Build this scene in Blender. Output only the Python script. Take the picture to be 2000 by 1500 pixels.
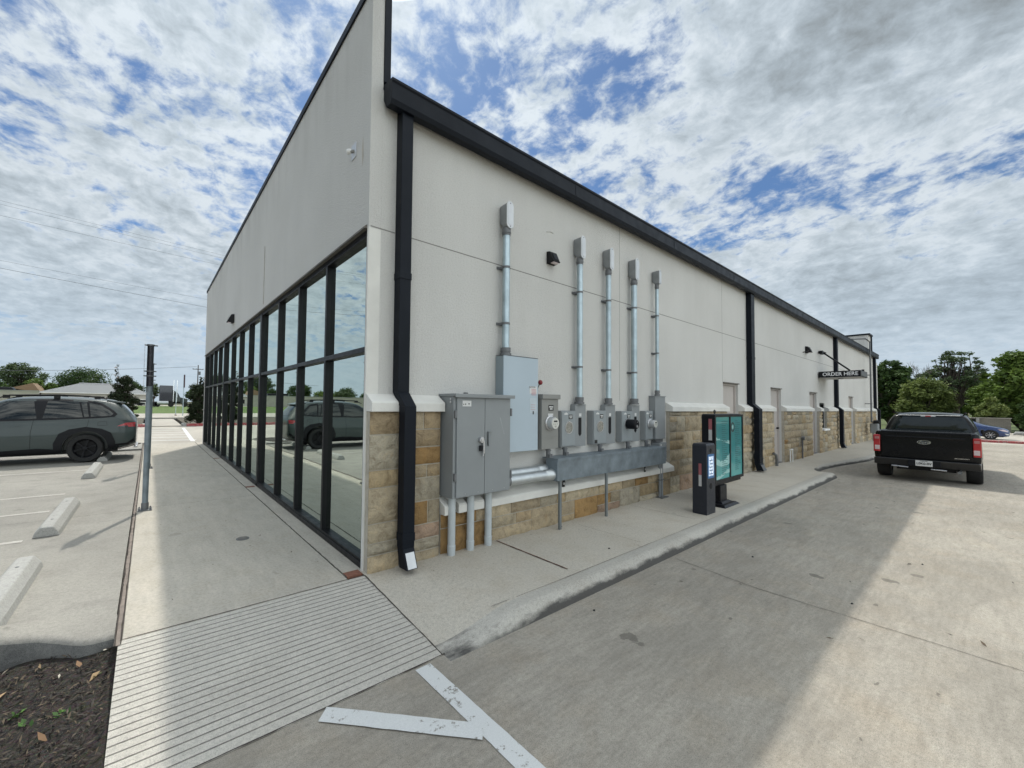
import bpy, bmesh, math, random
import numpy as np
from mathutils import Vector, Matrix, noise
from mathutils.bvhtree import BVHTree
from mathutils.geometry import delaunay_2d_cdt
random.seed(7); RNG=np.random.default_rng(7)
R=math.radians; PI=math.pi
scene=bpy.context.scene
COL=scene.collection
for o in list(bpy.data.objects): bpy.data.objects.remove(o)

# ------------------------------------------------------------------ camera
F,YAW,PIT,ROL=781.005,0.91681,0.03288,0.01235
CX,CY,CH=-1.66149,-3.60299,1.6
PPX,PPY=1000-110.0,750+14.868
_fw=Vector((math.cos(YAW)*math.cos(PIT),math.sin(YAW)*math.cos(PIT),math.sin(PIT)))
_r=Vector((math.sin(YAW),-math.cos(YAW),0)); _u=_r.cross(_fw)
RT=math.cos(ROL)*_r+math.sin(ROL)*_u; UP=-math.sin(ROL)*_r+math.cos(ROL)*_u; FW=_fw
CAM=Vector((CX,CY,CH))
cd=bpy.data.cameras.new('camera'); cam=bpy.data.objects.new('camera',cd); COL.objects.link(cam)
cd.sensor_width=36; cd.sensor_fit='HORIZONTAL'; cd.lens=F/2000*36
cd.shift_x=-(PPX-1000)/2000; cd.shift_y=(PPY-750)/2000
cd.clip_start=0.05; cd.clip_end=6000
M=Matrix((RT,UP,-FW)).transposed().to_4x4(); M.translation=CAM
cam.matrix_world=M; scene.camera=cam
# measuring helpers: where a sight line of the survey photo meets a plane of the site
def ray(px,py): return FW+RT*((px-PPX)/F)-UP*((py-PPY)/F)
def PX(px,py,x=0): d=ray(px,py); return CAM+d*((x-CAM.x)/d.x)
def PY(px,py,y=0): d=ray(px,py); return CAM+d*((y-CAM.y)/d.y)
def PZ(px,py,z=0): d=ray(px,py); return CAM+d*((z-CAM.z)/d.z)

# ------------------------------------------------------------------ render / colour
scene.render.engine='CYCLES'
scene.view_settings.view_transform='Standard'; scene.view_settings.look='None'
scene.view_settings.exposure=0.36; scene.view_settings.gamma=1.0
scene.cycles.max_bounces=8; scene.cycles.glossy_bounces=4; scene.cycles.transparent_max_bounces=12
scene.cycles.sample_clamp_indirect=6

# ------------------------------------------------------------------ node helper
class NT:
    def __init__(s,tree): s.t=tree; s.n=tree.nodes; s.l=tree.links
    def add(s,typ,**kw):
        nd=s.n.new(typ)
        for k,v in kw.items():
            if k=='ins':
                for a,b in v.items():
                    if isinstance(b,bpy.types.NodeSocket): s.l.new(b,nd.inputs[a])
                    else: nd.inputs[a].default_value=b
            else: setattr(nd,k,v)
        return nd
    def math(s,op,a,b=None,c=None,clamp=False):
        nd=s.n.new('ShaderNodeMath'); nd.operation=op; nd.use_clamp=clamp
        for i,v in enumerate((a,b,c)):
            if v is None: continue
            if isinstance(v,bpy.types.NodeSocket): s.l.new(v,nd.inputs[i])
            else: nd.inputs[i].default_value=v
        return nd.outputs[0]
    def vmath(s,op,a,b=None,out=0):
        nd=s.n.new('ShaderNodeVectorMath'); nd.operation=op
        for i,v in enumerate((a,b)):
            if v is None: continue
            if isinstance(v,bpy.types.NodeSocket): s.l.new(v,nd.inputs[i])
            elif isinstance(v,(int,float)) and op=='SCALE': nd.inputs['Scale'].default_value=v
            else: nd.inputs[i].default_value=v
        return nd.outputs[out]
    def noise(s,vec,scale,detail=4,rough=.55,dist=0,out='Fac'):
        nd=s.add('ShaderNodeTexNoise'); s.l.new(vec,nd.inputs['Vector'])
        nd.inputs['Scale'].default_value=scale; nd.inputs['Detail'].default_value=detail
        nd.inputs['Roughness'].default_value=rough; nd.inputs['Distortion'].default_value=dist
        return nd.outputs[out]
    def ramp(s,fac,stops,interp='LINEAR'):
        nd=s.add('ShaderNodeValToRGB'); s.l.new(fac,nd.inputs[0]); cr=nd.color_ramp; cr.interpolation=interp
        while len(cr.elements)<len(stops): cr.elements.new(.5)
        for e,(p,c) in zip(cr.elements,stops):
            e.position=p; e.color=(c[0],c[1],c[2],1) if isinstance(c,(tuple,list)) else (c,c,c,1)
        return nd.outputs[0]
    def mix(s,fac,a,b,blend='MIX'):
        nd=s.add('ShaderNodeMix',data_type='RGBA',blend_type=blend)
        for i,v in ((0,fac),(6,a),(7,b)):
            if isinstance(v,bpy.types.NodeSocket): s.l.new(v,nd.inputs[i])
            else: nd.inputs[i].default_value=(v if i==0 else (*v[:3],1))
        return nd.outputs[2]
    def mapr(s,v,a,b,c=0,d=1,smooth=False):
        nd=s.add('ShaderNodeMapRange'); s.l.new(v,nd.inputs[0]); nd.clamp=True
        if smooth: nd.interpolation_type='SMOOTHSTEP'
        for i,x in enumerate((a,b,c,d)): nd.inputs[i+1].default_value=x
        return nd.outputs[0]

# ------------------------------------------------------------------ sky and sun
SUNV=Vector((.258,.56,1)).normalized()
elev=math.asin(SUNV.z); 
world=bpy.data.worlds.new('World'); scene.world=world; world.use_nodes=True
w=NT(world.node_tree); w.n.clear()
sky=w.add('ShaderNodeTexSky',sky_type='NISHITA',sun_disc=False,sun_elevation=elev,sun_rotation=math.atan2(SUNV.x,SUNV.y),air_density=1.0,dust_density=.6,ozone_density=1.6)
tc=w.add('ShaderNodeTexCoord'); D=tc.outputs['Generated']
sep=w.add('ShaderNodeSeparateXYZ'); w.l.new(D,sep.inputs[0])
zz=w.math('ADD',w.math('MAXIMUM',sep.outputs[2],0.0),.26)
comb=w.add('ShaderNodeCombineXYZ'); w.l.new(w.math('DIVIDE',sep.outputs[0],zz),comb.inputs[0]); w.l.new(w.math('DIVIDE',sep.outputs[1],zz),comb.inputs[1])
P=comb.outputs[0]
def skyp(px,py):
    d=ray(px,py).normalized(); return (d.x/(d.z+.26),d.y/(d.z+.26))
warpn=w.add('ShaderNodeTexNoise'); w.l.new(P,warpn.inputs['Vector']); warpn.inputs['Scale'].default_value=2.2; warpn.inputs['Detail'].default_value=3
warp=w.vmath('SCALE',w.vmath('SUBTRACT',warpn.outputs['Color'],(.5,.5,.5)),.10)
Pw=w.vmath('ADD',P,warp)
n1=w.noise(Pw,5.2,9,.62,.15)
n2=w.noise(Pw,19.0,8,.62,.25)
nL=w.noise(P,1.7,3,.5)
dens=w.math('ADD',w.math('ADD',w.math('MULTIPLY',n1,.60),w.math('MULTIPLY',n2,.55)),w.math('MULTIPLY',w.math('SUBTRACT',nL,.5),.25))
# broad cloud masses (positive) and blue openings (negative)
BL=[ # px,py,radius along,radius across,angle deg (plane coords),amp
 (1850,40,.40,.26,0,.17),(1560,30,.26,.16,0,.13),(1980,200,.25,.18,0,.08),(1960,420,.3,.2,0,.05),
 (330,60,.24,.16,0,.10),(180,330,.26,.2,0,.07),(360,280,.10,.08,0,.07),(60,470,.5,.4,0,.08),(250,600,.8,.6,0,.12),(560,120,.08,.2,0,.0),
 (110,50,.10,.06,0,-.10),(430,190,.14,.07,20,-.07),(570,170,.10,.09,0,-.08),(630,60,.10,.08,0,-.07),
 (960,150,.07,.06,0,-.08),(1090,115,.13,.05,0,-.09),(1270,110,.12,.06,0,-.08),(1130,215,.09,.06,0,-.06),
 (1430,390,.12,.07,0,-.09),(1600,330,.16,.05,0,-.08),(1760,400,.22,.06,0,-.08),(1900,340,.20,.07,0,-.07),(1380,470,.14,.06,0,-.04),
 (1230,300,.16,.10,0,.05),(1700,600,.8,.5,0,.12),(1980,600,.8,.5,0,.12),(1500,540,.4,.25,0,.06)]
for px,py,ra,rb,ang,amp in BL:
    c=skyp(px,py)
    mp=w.add('ShaderNodeMapping',vector_type='TEXTURE'); w.l.new(Pw,mp.inputs['Vector'])
    az=math.atan2(c[1],c[0])+PI/2+R(ang)
    mp.inputs['Location'].default_value=(c[0],c[1],0); mp.inputs['Rotation'].default_value=(0,0,az); mp.inputs['Scale'].default_value=(ra,rb,1)
    ln=w.vmath('LENGTH',mp.outputs[0],out='Value')
    g=w.mapr(ln,0,1.7,amp*(.95 if amp>0 else .78),0,smooth=True)
    dens=w.math('ADD',dens,g)
alpha=w.math('MAXIMUM',w.mapr(dens,.445,.65,.03,1,smooth=True),w.mapr(sep.outputs[2],.07,.26,.93,0,smooth=True))
# thick parts greyer, with light wisps along the edges
n3=w.noise(w.vmath('ADD',Pw,(.022,.032,0)),5.2,9,.62,.15); n4=w.noise(Pw,1.6,5,.55)
thick=w.math('ADD',w.mapr(dens,.62,1.02,.0,1.0),w.math('MULTIPLY',w.math('SUBTRACT',n3,n1),1.9))
thick=w.math('ADD',thick,w.math('MULTIPLY',w.math('SUBTRACT',n4,.42),.9),clamp=True)
ccol=w.ramp(thick,[(0,(.545,.60,.645)),(.30,(.42,.48,.53)),(.62,(.315,.365,.405)),(1,(.225,.255,.275))])
# air near the horizon
hz=w.mapr(sep.outputs[2],0.0,.36,1,0,smooth=True)
ccol=w.mix(w.math('MULTIPLY',hz,.72),ccol,(.38,.47,.555))
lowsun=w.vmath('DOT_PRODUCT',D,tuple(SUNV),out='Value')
glowfill=w.math('MULTIPLY',w.math('ADD',w.mapr(lowsun,.75,.95,1.0,1.15),w.mapr(lowsun,.975,1.0,0,20.0)),w.math('ADD',w.mapr(sep.outputs[1],-.15,-.75,1.0,2.7,smooth=True),w.mapr(sep.outputs[2],.74,.98,0,1.3,smooth=True)))  # sun glow, plus extra fill added to unseen sky behind camera and overhead
wmf=w.mapr(glowfill,1.3,3.0,0,1)
gm=w.add('ShaderNodeCombineXYZ'); w.l.new(w.math('MULTIPLY',glowfill,w.math('ADD',1.0,w.math('MULTIPLY',wmf,.10))),gm.inputs[0]); w.l.new(w.math('MULTIPLY',glowfill,w.math('ADD',1.0,w.math('MULTIPLY',wmf,.02))),gm.inputs[1]); w.l.new(w.math('MULTIPLY',glowfill,w.math('SUBTRACT',1.0,w.math('MULTIPLY',wmf,.10))),gm.inputs[2])
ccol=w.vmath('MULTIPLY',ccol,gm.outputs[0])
SKYS=.10
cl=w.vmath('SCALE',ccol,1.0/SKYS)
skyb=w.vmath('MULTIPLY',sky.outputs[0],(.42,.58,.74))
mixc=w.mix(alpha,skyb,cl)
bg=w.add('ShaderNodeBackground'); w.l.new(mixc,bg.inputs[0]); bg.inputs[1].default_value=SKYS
wo=w.add('ShaderNodeOutputWorld'); w.l.new(bg.outputs[0],wo.inputs[0])

sd=bpy.data.lights.new('sun','SUN'); sd.energy=2.15; sd.angle=R(.8); sd.color=(1,.95,.86)
so=bpy.data.objects.new('sun',sd); COL.objects.link(so); so.rotation_euler=SUNV.to_track_quat('Z','Y').to_euler(); so.location=(0,0,30)

# ------------------------------------------------------------------ materials
def srgb(r,g,b):
    f=lambda c:((c/255)/12.92 if c<=10 else (((c/255)+.055)/1.055)**2.4); return (f(r),f(g),f(b))
def newmat(name):
    m=bpy.data.materials.new(name); m.use_nodes=True; t=NT(m.node_tree); t.n.clear()
    out=t.add('ShaderNodeOutputMaterial'); b=t.add('ShaderNodeBsdfPrincipled'); t.l.new(b.outputs[0],out.inputs[0])
    return m,t,b,out
def setc(t,sock,v):
    if isinstance(v,bpy.types.NodeSocket): t.l.new(v,sock)
    else: sock.default_value=(*v,1) if isinstance(v,(tuple,list)) and len(v)==3 else v
def pos(t,obj=False):
    if obj: return t.add('ShaderNodeTexCoord').outputs['Object']
    return t.add('ShaderNodeNewGeometry').outputs['Position']
def bump(t,b,h,dist=.01,strength=1.0,prev=None):
    nd=t.add('ShaderNodeBump'); nd.inputs['Strength'].default_value=strength; nd.inputs['Distance'].default_value=dist
    t.l.new(h,nd.inputs['Height'])
    if prev: t.l.new(prev,nd.inputs['Normal'])
    t.l.new(nd.outputs[0],b.inputs['Normal']); return nd.outputs[0]
def simple(name,col,rough=.6,metal=0,var=.12,scale=8,bmp=0,bscale=60,coat=0,obj=True,spec=.5):
    m,t,b,o=newmat(name); p=pos(t,obj)
    n=t.noise(p,scale,5,.6)
    lo=tuple(c*(1-var) for c in col); hi=tuple(min(1,c*(1+var)) for c in col)
    setc(t,b.inputs['Base Color'],t.ramp(n,[(.3,lo),(.7,hi)]))
    t.l.new(t.mapr(t.noise(p,scale*2.3,4),.3,.7,max(0,rough-.07),min(1,rough+.07)),b.inputs['Roughness'])
    b.inputs['Metallic'].default_value=metal; b.inputs['Coat Weight'].default_value=coat; b.inputs['Coat Roughness'].default_value=.05
    b.inputs['Specular IOR Level'].default_value=spec
    if bmp: bump(t,b,t.noise(p,bscale,3),bmp)
    return m
def concrete(name,col,stain=(.30,.24,.17),spots=.5,dark=.25,speck=.18,broom=None,patches=.5,tyre=False,lane=False):
    m,t,b,o=newmat(name); p=pos(t)
    big=t.noise(p,.35,5,.6,.4); mid=t.noise(p,2.6,6,.62,.3); fine=t.noise(p,38,5,.7); vf=t.noise(p,190,3,.7)
    c=t.mix(t.mapr(big,.30,.70),tuple(x*(1-dark) for x in col),tuple(x*1.10 for x in col))
    c=t.mix(t.math('MULTIPLY',t.mapr(mid,.48,.72),patches),c,stain)
    c=t.mix(1.0,c,t.ramp(fine,[(.30,.80),(.55,1.0),(.75,1.08)]),'MULTIPLY')
    c=t.mix(1.0,c,t.ramp(vf,[(.32,1-speck*1.6),(.5,1.0),(.75,1+speck*.6)]),'MULTIPLY')
    if spots:
        v=t.add('ShaderNodeTexVoronoi',feature='F1'); wv=t.vmath('ADD',p,t.vmath('SCALE',t.add('ShaderNodeTexNoise',ins={'Vector':p,'Scale':14.0}).outputs['Color'],.12))
        t.l.new(wv,v.inputs['Vector']); v.inputs['Scale'].default_value=2.3; v.inputs['Randomness'].default_value=1
        sepc=t.add('ShaderNodeSeparateColor'); t.l.new(v.outputs['Color'],sepc.inputs[0])
        rad=t.mapr(sepc.outputs[0],.40,1.0,0.0,.15)
        msk=t.mapr(t.math('SUBTRACT',v.outputs['Distance'],rad),-.008,.012,spots,0)
        c=t.mix(msk,c,tuple(x*.35 for x in col))
    if lane:
        mp=t.add('ShaderNodeMapping'); t.l.new(p,mp.inputs[0]); mp.inputs['Scale'].default_value=(.55,1.5,1); ln=t.noise(mp.outputs[0],1.3,6,.62,.6)
        c=t.mix(t.mapr(ln,.44,.66,0,.34),c,tuple(x*.52 for x in col))
        v2=t.add('ShaderNodeTexVoronoi',feature='F1'); mp2=t.add('ShaderNodeMapping'); mp2.inputs['Scale'].default_value=(1,2.1,1); mp2.inputs['Rotation'].default_value=(0,0,.5); wv2=t.vmath('ADD',p,t.vmath('SCALE',t.add('ShaderNodeTexNoise',ins={'Vector':p,'Scale':22.0}).outputs['Color'],.05)); t.l.new(wv2,mp2.inputs[0]); t.l.new(mp2.outputs[0],v2.inputs['Vector']); v2.inputs['Scale'].default_value=3.1
        s2=t.add('ShaderNodeSeparateColor'); t.l.new(v2.outputs['Color'],s2.inputs[0]); r2=t.mapr(s2.outputs[1],.55,1.0,-.02,.10)
        c=t.mix(t.mapr(t.math('SUBTRACT',v2.outputs['Distance'],r2),-.01,.01,.75,0),c,tuple(x*.36 for x in col))
        mp3=t.add('ShaderNodeMapping'); t.l.new(p,mp3.inputs[0]); mp3.inputs['Scale'].default_value=(1.2,9,1); mp3.inputs['Rotation'].default_value=(0,0,.25); n8=t.noise(mp3.outputs[0],3.5,6,.7)
        c=t.mix(1.0,c,t.ramp(n8,[(.32,.86),(.6,1.04)]),'MULTIPLY')
    if broom:
        mp=t.add('ShaderNodeMapping'); t.l.new(p,mp.inputs[0]); mp.inputs['Scale'].default_value=broom
        bn=t.noise(mp.outputs[0],9,4,.7); c=t.mix(1.0,c,t.ramp(bn,[(.3,.90),(.7,1.08)]),'MULTIPLY')
    if tyre:
        sp=t.add('ShaderNodeSeparateXYZ'); t.l.new(p,sp.inputs[0])
        mp=t.add('ShaderNodeMapping'); t.l.new(p,mp.inputs[0]); mp.inputs['Scale'].default_value=(1.2,3,3)
        tn=t.noise(mp.outputs[0],2.2,6,.65)
        band=t.math('MULTIPLY',t.mapr(sp.outputs[2],-.112,.0,1,0),t.mapr(sp.outputs[0],.3,1.1,.45,1)); m2=t.mapr(t.math('ADD',t.math('MULTIPLY',band,.66),t.math('MULTIPLY',tn,.75)),.57,.76,0,.9)
        c=t.mix(m2,c,(.045,.043,.042))
    setc(t,b.inputs['Base Color'],c); b.inputs['Roughness'].default_value=.88; b.inputs['Specular IOR Level'].default_value=.3
    h=t.math('ADD',t.math('MULTIPLY',fine,.6),t.math('MULTIPLY',vf,.5)); bump(t,b,h,.006,.6)
    return m
def attr(t,name='tint'):
    a=t.add('ShaderNodeAttribute',attribute_name=name); return a.outputs['Color']
MAT={}
MAT['walk']=concrete('walk_concrete',(.465,.43,.37),stain=(.40,.35,.27),spots=.25,dark=.10,speck=.10,broom=(1,.25,1),patches=.35)
MAT['walk_side']=concrete('side_walk_concrete',(.50,.465,.40),stain=(.40,.33,.24),spots=.3,dark=.10,speck=.26,patches=.35)
MAT['road']=concrete('road_concrete',(.368,.338,.288),stain=(.37,.31,.235),spots=.72,dark=.20,speck=.28,broom=(.3,1,1),patches=.45,lane=True)
MAT['lot']=concrete('parking_concrete',(.315,.30,.268),stain=(.20,.19,.175),spots=.35,dark=.22,speck=.16,patches=.55)
MAT['ramp']=concrete('ramp_concrete',(.50,.475,.425),stain=(.37,.34,.30),spots=0,dark=.10,speck=.22,patches=.3)
MAT['kerb']=concrete('kerb_concrete',(.455,.435,.39),stain=(.37,.33,.27),spots=.1,dark=.12,speck=.26,patches=.35,tyre=True)
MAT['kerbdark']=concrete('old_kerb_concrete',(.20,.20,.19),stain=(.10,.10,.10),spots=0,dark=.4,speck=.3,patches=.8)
MAT['farpave']=concrete('far_concrete',(.42,.39,.34),stain=(.34,.29,.23),spots=0,dark=.15,speck=.1,patches=.5)
MAT['stop']=concrete('precast_concrete',(.37,.365,.345),stain=(.36,.35,.33),spots=0,dark=.12,speck=.15,patches=.4)
def stucco():
    m,t,b,o=newmat('stucco'); p=pos(t)
    big=t.noise(p,.5,4,.5); mp=t.add('ShaderNodeMapping'); t.l.new(p,mp.inputs[0]); mp.inputs['Scale'].default_value=(1,1,.12)
    st=t.noise(mp.outputs[0],3.5,5,.6); fine=t.noise(p,95,4,.75); gr=t.noise(p,36,4,.7)
    c=t.mix(t.mapr(big,.35,.65),(.60,.592,.565),(.65,.642,.615))
    c=t.mix(1.0,c,t.ramp(st,[(.3,.97),(.6,1.0)]),'MULTIPLY')
    c=t.mix(1.0,c,t.ramp(fine,[(.3,.80),(.5,1.0),(.75,1.08)]),'MULTIPLY')
    pt=t.noise(p,1.1,6,.65,1.0); c=t.mix(t.mapr(pt,.60,.78,0,.22),c,(.47,.45,.41))
    sz=t.add('ShaderNodeSeparateXYZ'); t.l.new(p,sz.inputs[0]); gm_=t.math('MULTIPLY',t.mapr(sz.outputs[2],5.9,4.6,1,0),t.mapr(st,.45,.62,0,.35)); c=t.mix(gm_,c,(.36,.35,.33))
    setc(t,b.inputs['Base Color'],c); b.inputs['Roughness'].default_value=.92; b.inputs['Specular IOR Level'].default_value=.25
    bump(t,b,t.math('ADD',fine,gr),.012,.9); return m
MAT['stucco']=stucco()
MAT['cap']=simple('painted_cap',(.66,.65,.61),.8,var=.07,scale=3,bmp=.003,bscale=70,obj=False)
def stone():
    m,t,b,o=newmat('limestone'); p=pos(t); a=attr(t)
    n=t.noise(p,9,7,.65,.5); f=t.noise(p,70,5,.7)
    c=t.mix(1.0,a,t.ramp(n,[(.28,(.58,.54,.48)),(.5,(1,1,1)),(.72,(1.22,1.16,1.06))]),'MULTIPLY')
    c=t.mix(1.0,c,t.ramp(f,[(.3,.82),(.55,1.03),(.8,1.1)]),'MULTIPLY')
    v=t.noise(p,3.3,4,.6,1.2); c=t.mix(t.mapr(v,.60,.72,0,.4),c,(.42,.25,.10))
    setc(t,b.inputs['Base Color'],c); b.inputs['Roughness'].default_value=.9; b.inputs['Specular IOR Level'].default_value=.25
    bump(t,b,t.math('ADD',t.math('MULTIPLY',n,1.2),t.math('MULTIPLY',f,.4)),.040,1.0); return m
MAT['stone']=stone()
MAT['mortar']=simple('mortar',(.43,.39,.32),.95,var=.15,scale=14,bmp=.004,bscale=90,obj=False)
MAT['darkmetal']=simple('dark_blue_metal',(.0045,.007,.012),.5,var=.12,scale=2,spec=.18,obj=False)
MAT['frame']=simple('bronze_aluminium',(.011,.011,.0125),.42,var=.1,scale=5,spec=.3,metal=.1)
MAT['flash']=simple('weathered_flashing',(.14,.13,.115),.7,var=.35,scale=12,obj=False)
MAT['greybox']=simple('grey_enamel',(.235,.25,.255),.48,var=.05,scale=2.5,obj=False)
MAT['tangrey']=simple('tan_grey_enamel',(.235,.235,.22),.5,var=.04,scale=2.5,obj=False)
MAT['bluebox']=simple('pale_blue_grey_enamel',(.40,.475,.53),.45,var=.03,scale=1.5,obj=False)
MAT['galv']=simple('galvanised_trough',(.19,.225,.25),.5,metal=.35,var=.25,scale=6,obj=False)
MAT['galvpipe']=simple('galvanised_pipe',(.42,.50,.53),.38,metal=.75,var=.2,scale=5,obj=False)
MAT['emt']=simple('bright_zinc',(.55,.58,.59),.40,metal=.75,var=.1,scale=8,obj=False)
MAT['castgrey']=simple('cast_grey',(.16,.165,.17),.55,metal=.4,var=.15,scale=20,obj=False)
MAT['cover']=simple('pale_cover',(.56,.575,.59),.4,metal=.35,var=.08,scale=6,obj=False)
MAT['pvc']=simple('grey_pvc',(.44,.475,.485),.5,var=.08,scale=9,obj=False)
MAT['white']=simple('white_plastic',(.72,.72,.70),.5,var=.04)
MAT['black']=simple('black_paint',(.006,.0065,.009),.38,var=.2,scale=4,spec=.25)
MAT['blackmatt']=simple('black_plastic',(.012,.012,.013),.6,var=.2,scale=8,spec=.25)
MAT['red']=simple('red_paint',(.20,.015,.02),.45,var=.1)
MAT['door']=simple('beige_door_paint',(.47,.43,.40),.55,var=.04,scale=2,obj=False)
MAT['rubber']=simple('tyre_rubber',(.018,.018,.018),.85,var=.2,scale=12)
MAT['chrome']=simple('chrome',(.75,.75,.75),.12,metal=1,var=.03)
MAT['alloy']=simple('silver_alloy',(.55,.55,.56),.3,metal=.8,var=.05)
MAT['interior']=simple('dim_interior',(.16,.16,.15),.9,var=.1,scale=1)
MAT['brickred']=simple('red_brown_filler',(.20,.085,.055),.85,var=.25,scale=30,obj=False)
MAT['crack']=simple('joint_dirt',(.055,.045,.038),.95,var=.3,scale=20,obj=False)
MAT['joint']=simple('brown_joint_filler',(.21,.175,.15),.9,var=.25,scale=15,obj=False)
def paintmat(name,col,wear=.66,base=None,thr=.05):
    m,t,b,o=newmat(name); p=pos(t); n=t.noise(p,24,6,.72); s=t.noise(p,5,4,.6)
    k=t.mapr(t.math('ADD',t.math('MULTIPLY',n,.7),t.math('MULTIPLY',s,.3)),wear-thr,wear,0,1)
    c=t.mix(k,col,base or (.25,.235,.21)); c=t.mix(1.0,c,t.ramp(t.noise(p,160,3),[(.3,.9),(.7,1.05)]),'MULTIPLY')
    setc(t,b.inputs['Base Color'],c); b.inputs['Roughness'].default_value=.75; return m
MAT['line']=paintmat('white_line_paint',(.62,.63,.62),.615,None,.045)
MAT['oldline']=paintmat('faded_line_paint',(.60,.59,.56),.49,(.39,.365,.33),.12)
MAT['redkerb']=paintmat('red_kerb_paint',(.36,.055,.06),.56,(.35,.30,.28))
def glassmat(name,tint,refl,base=.38):
    m=bpy.data.materials.new(name); m.use_nodes=True; t=NT(m.node_tree); t.n.clear()
    out=t.add('ShaderNodeOutputMaterial'); g=t.add('ShaderNodeBsdfGlossy'); g.inputs[0].default_value=(*refl,1); g.inputs['Roughness'].default_value=.006
    tr=t.add('ShaderNodeBsdfTransparent'); tr.inputs[0].default_value=(*tint,1)
    lw=t.add('ShaderNodeFresnel'); lw.inputs[0].default_value=1.5
    fac=t.math('ADD',base,t.math('MULTIPLY',lw.outputs[0],1-base),clamp=True)
    wv=t.noise(pos(t),1.1,2); bp=t.add('ShaderNodeBump'); bp.inputs['Strength'].default_value=.05; bp.inputs['Distance'].default_value=.02; t.l.new(wv,bp.inputs['Height']); t.l.new(bp.outputs[0],g.inputs['Normal'])
    mx=t.add('ShaderNodeMixShader'); t.l.new(fac,mx.inputs[0]); t.l.new(tr.outputs[0],mx.inputs[1]); t.l.new(g.outputs[0],mx.inputs[2]); t.l.new(mx.outputs[0],out.inputs[0]); return m
MAT['glass']=glassmat('green_tinted_glazing',(.30,.38,.34),(.90,1.0,.94),.64)
MAT['carglass']=glassmat('dark_car_glass',(.10,.11,.11),(.9,.95,.95),.05)
def carpaint(name,col,coat=1.0,rough=.35,metal=.3):
    m=simple(name,col,rough,metal=metal,var=.03,scale=1.5,coat=coat); return m
def emat(name,col,rough=.2,coat=.8): return simple(name,col,rough,var=.1,scale=10,coat=coat)
MAT['tail']=emat('red_lamp_lens',(.40,.015,.02)); MAT['lens']=emat('clear_lamp_lens',(.62,.50,.50))
def foliage(name,a,b_):
    m,t,b,o=newmat(name); tt=attr(t); sp=t.add('ShaderNodeSeparateColor'); t.l.new(tt,sp.inputs[0])
    c=t.mix(sp.outputs[0],a,b_); setc(t,b.inputs['Base Color'],c); b.inputs['Roughness'].default_value=.6; b.inputs['Specular IOR Level'].default_value=.3
    tl=t.add('ShaderNodeBsdfTranslucent'); t.l.new(c,tl.inputs[0]); mx=t.add('ShaderNodeMixShader'); mx.inputs[0].default_value=.30
    t.l.new(b.outputs[0],mx.inputs[1]); t.l.new(tl.outputs[0],mx.inputs[2]); t.l.new(mx.outputs[0],o.inputs[0]); return m
MAT['bark']=simple('bark',(.075,.06,.048),.95,var=.3,scale=6,bmp=.02,bscale=12)
MAT['greybark']=simple('dead_grey_bark',(.20,.18,.165),.95,var=.2,scale=6)

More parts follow.
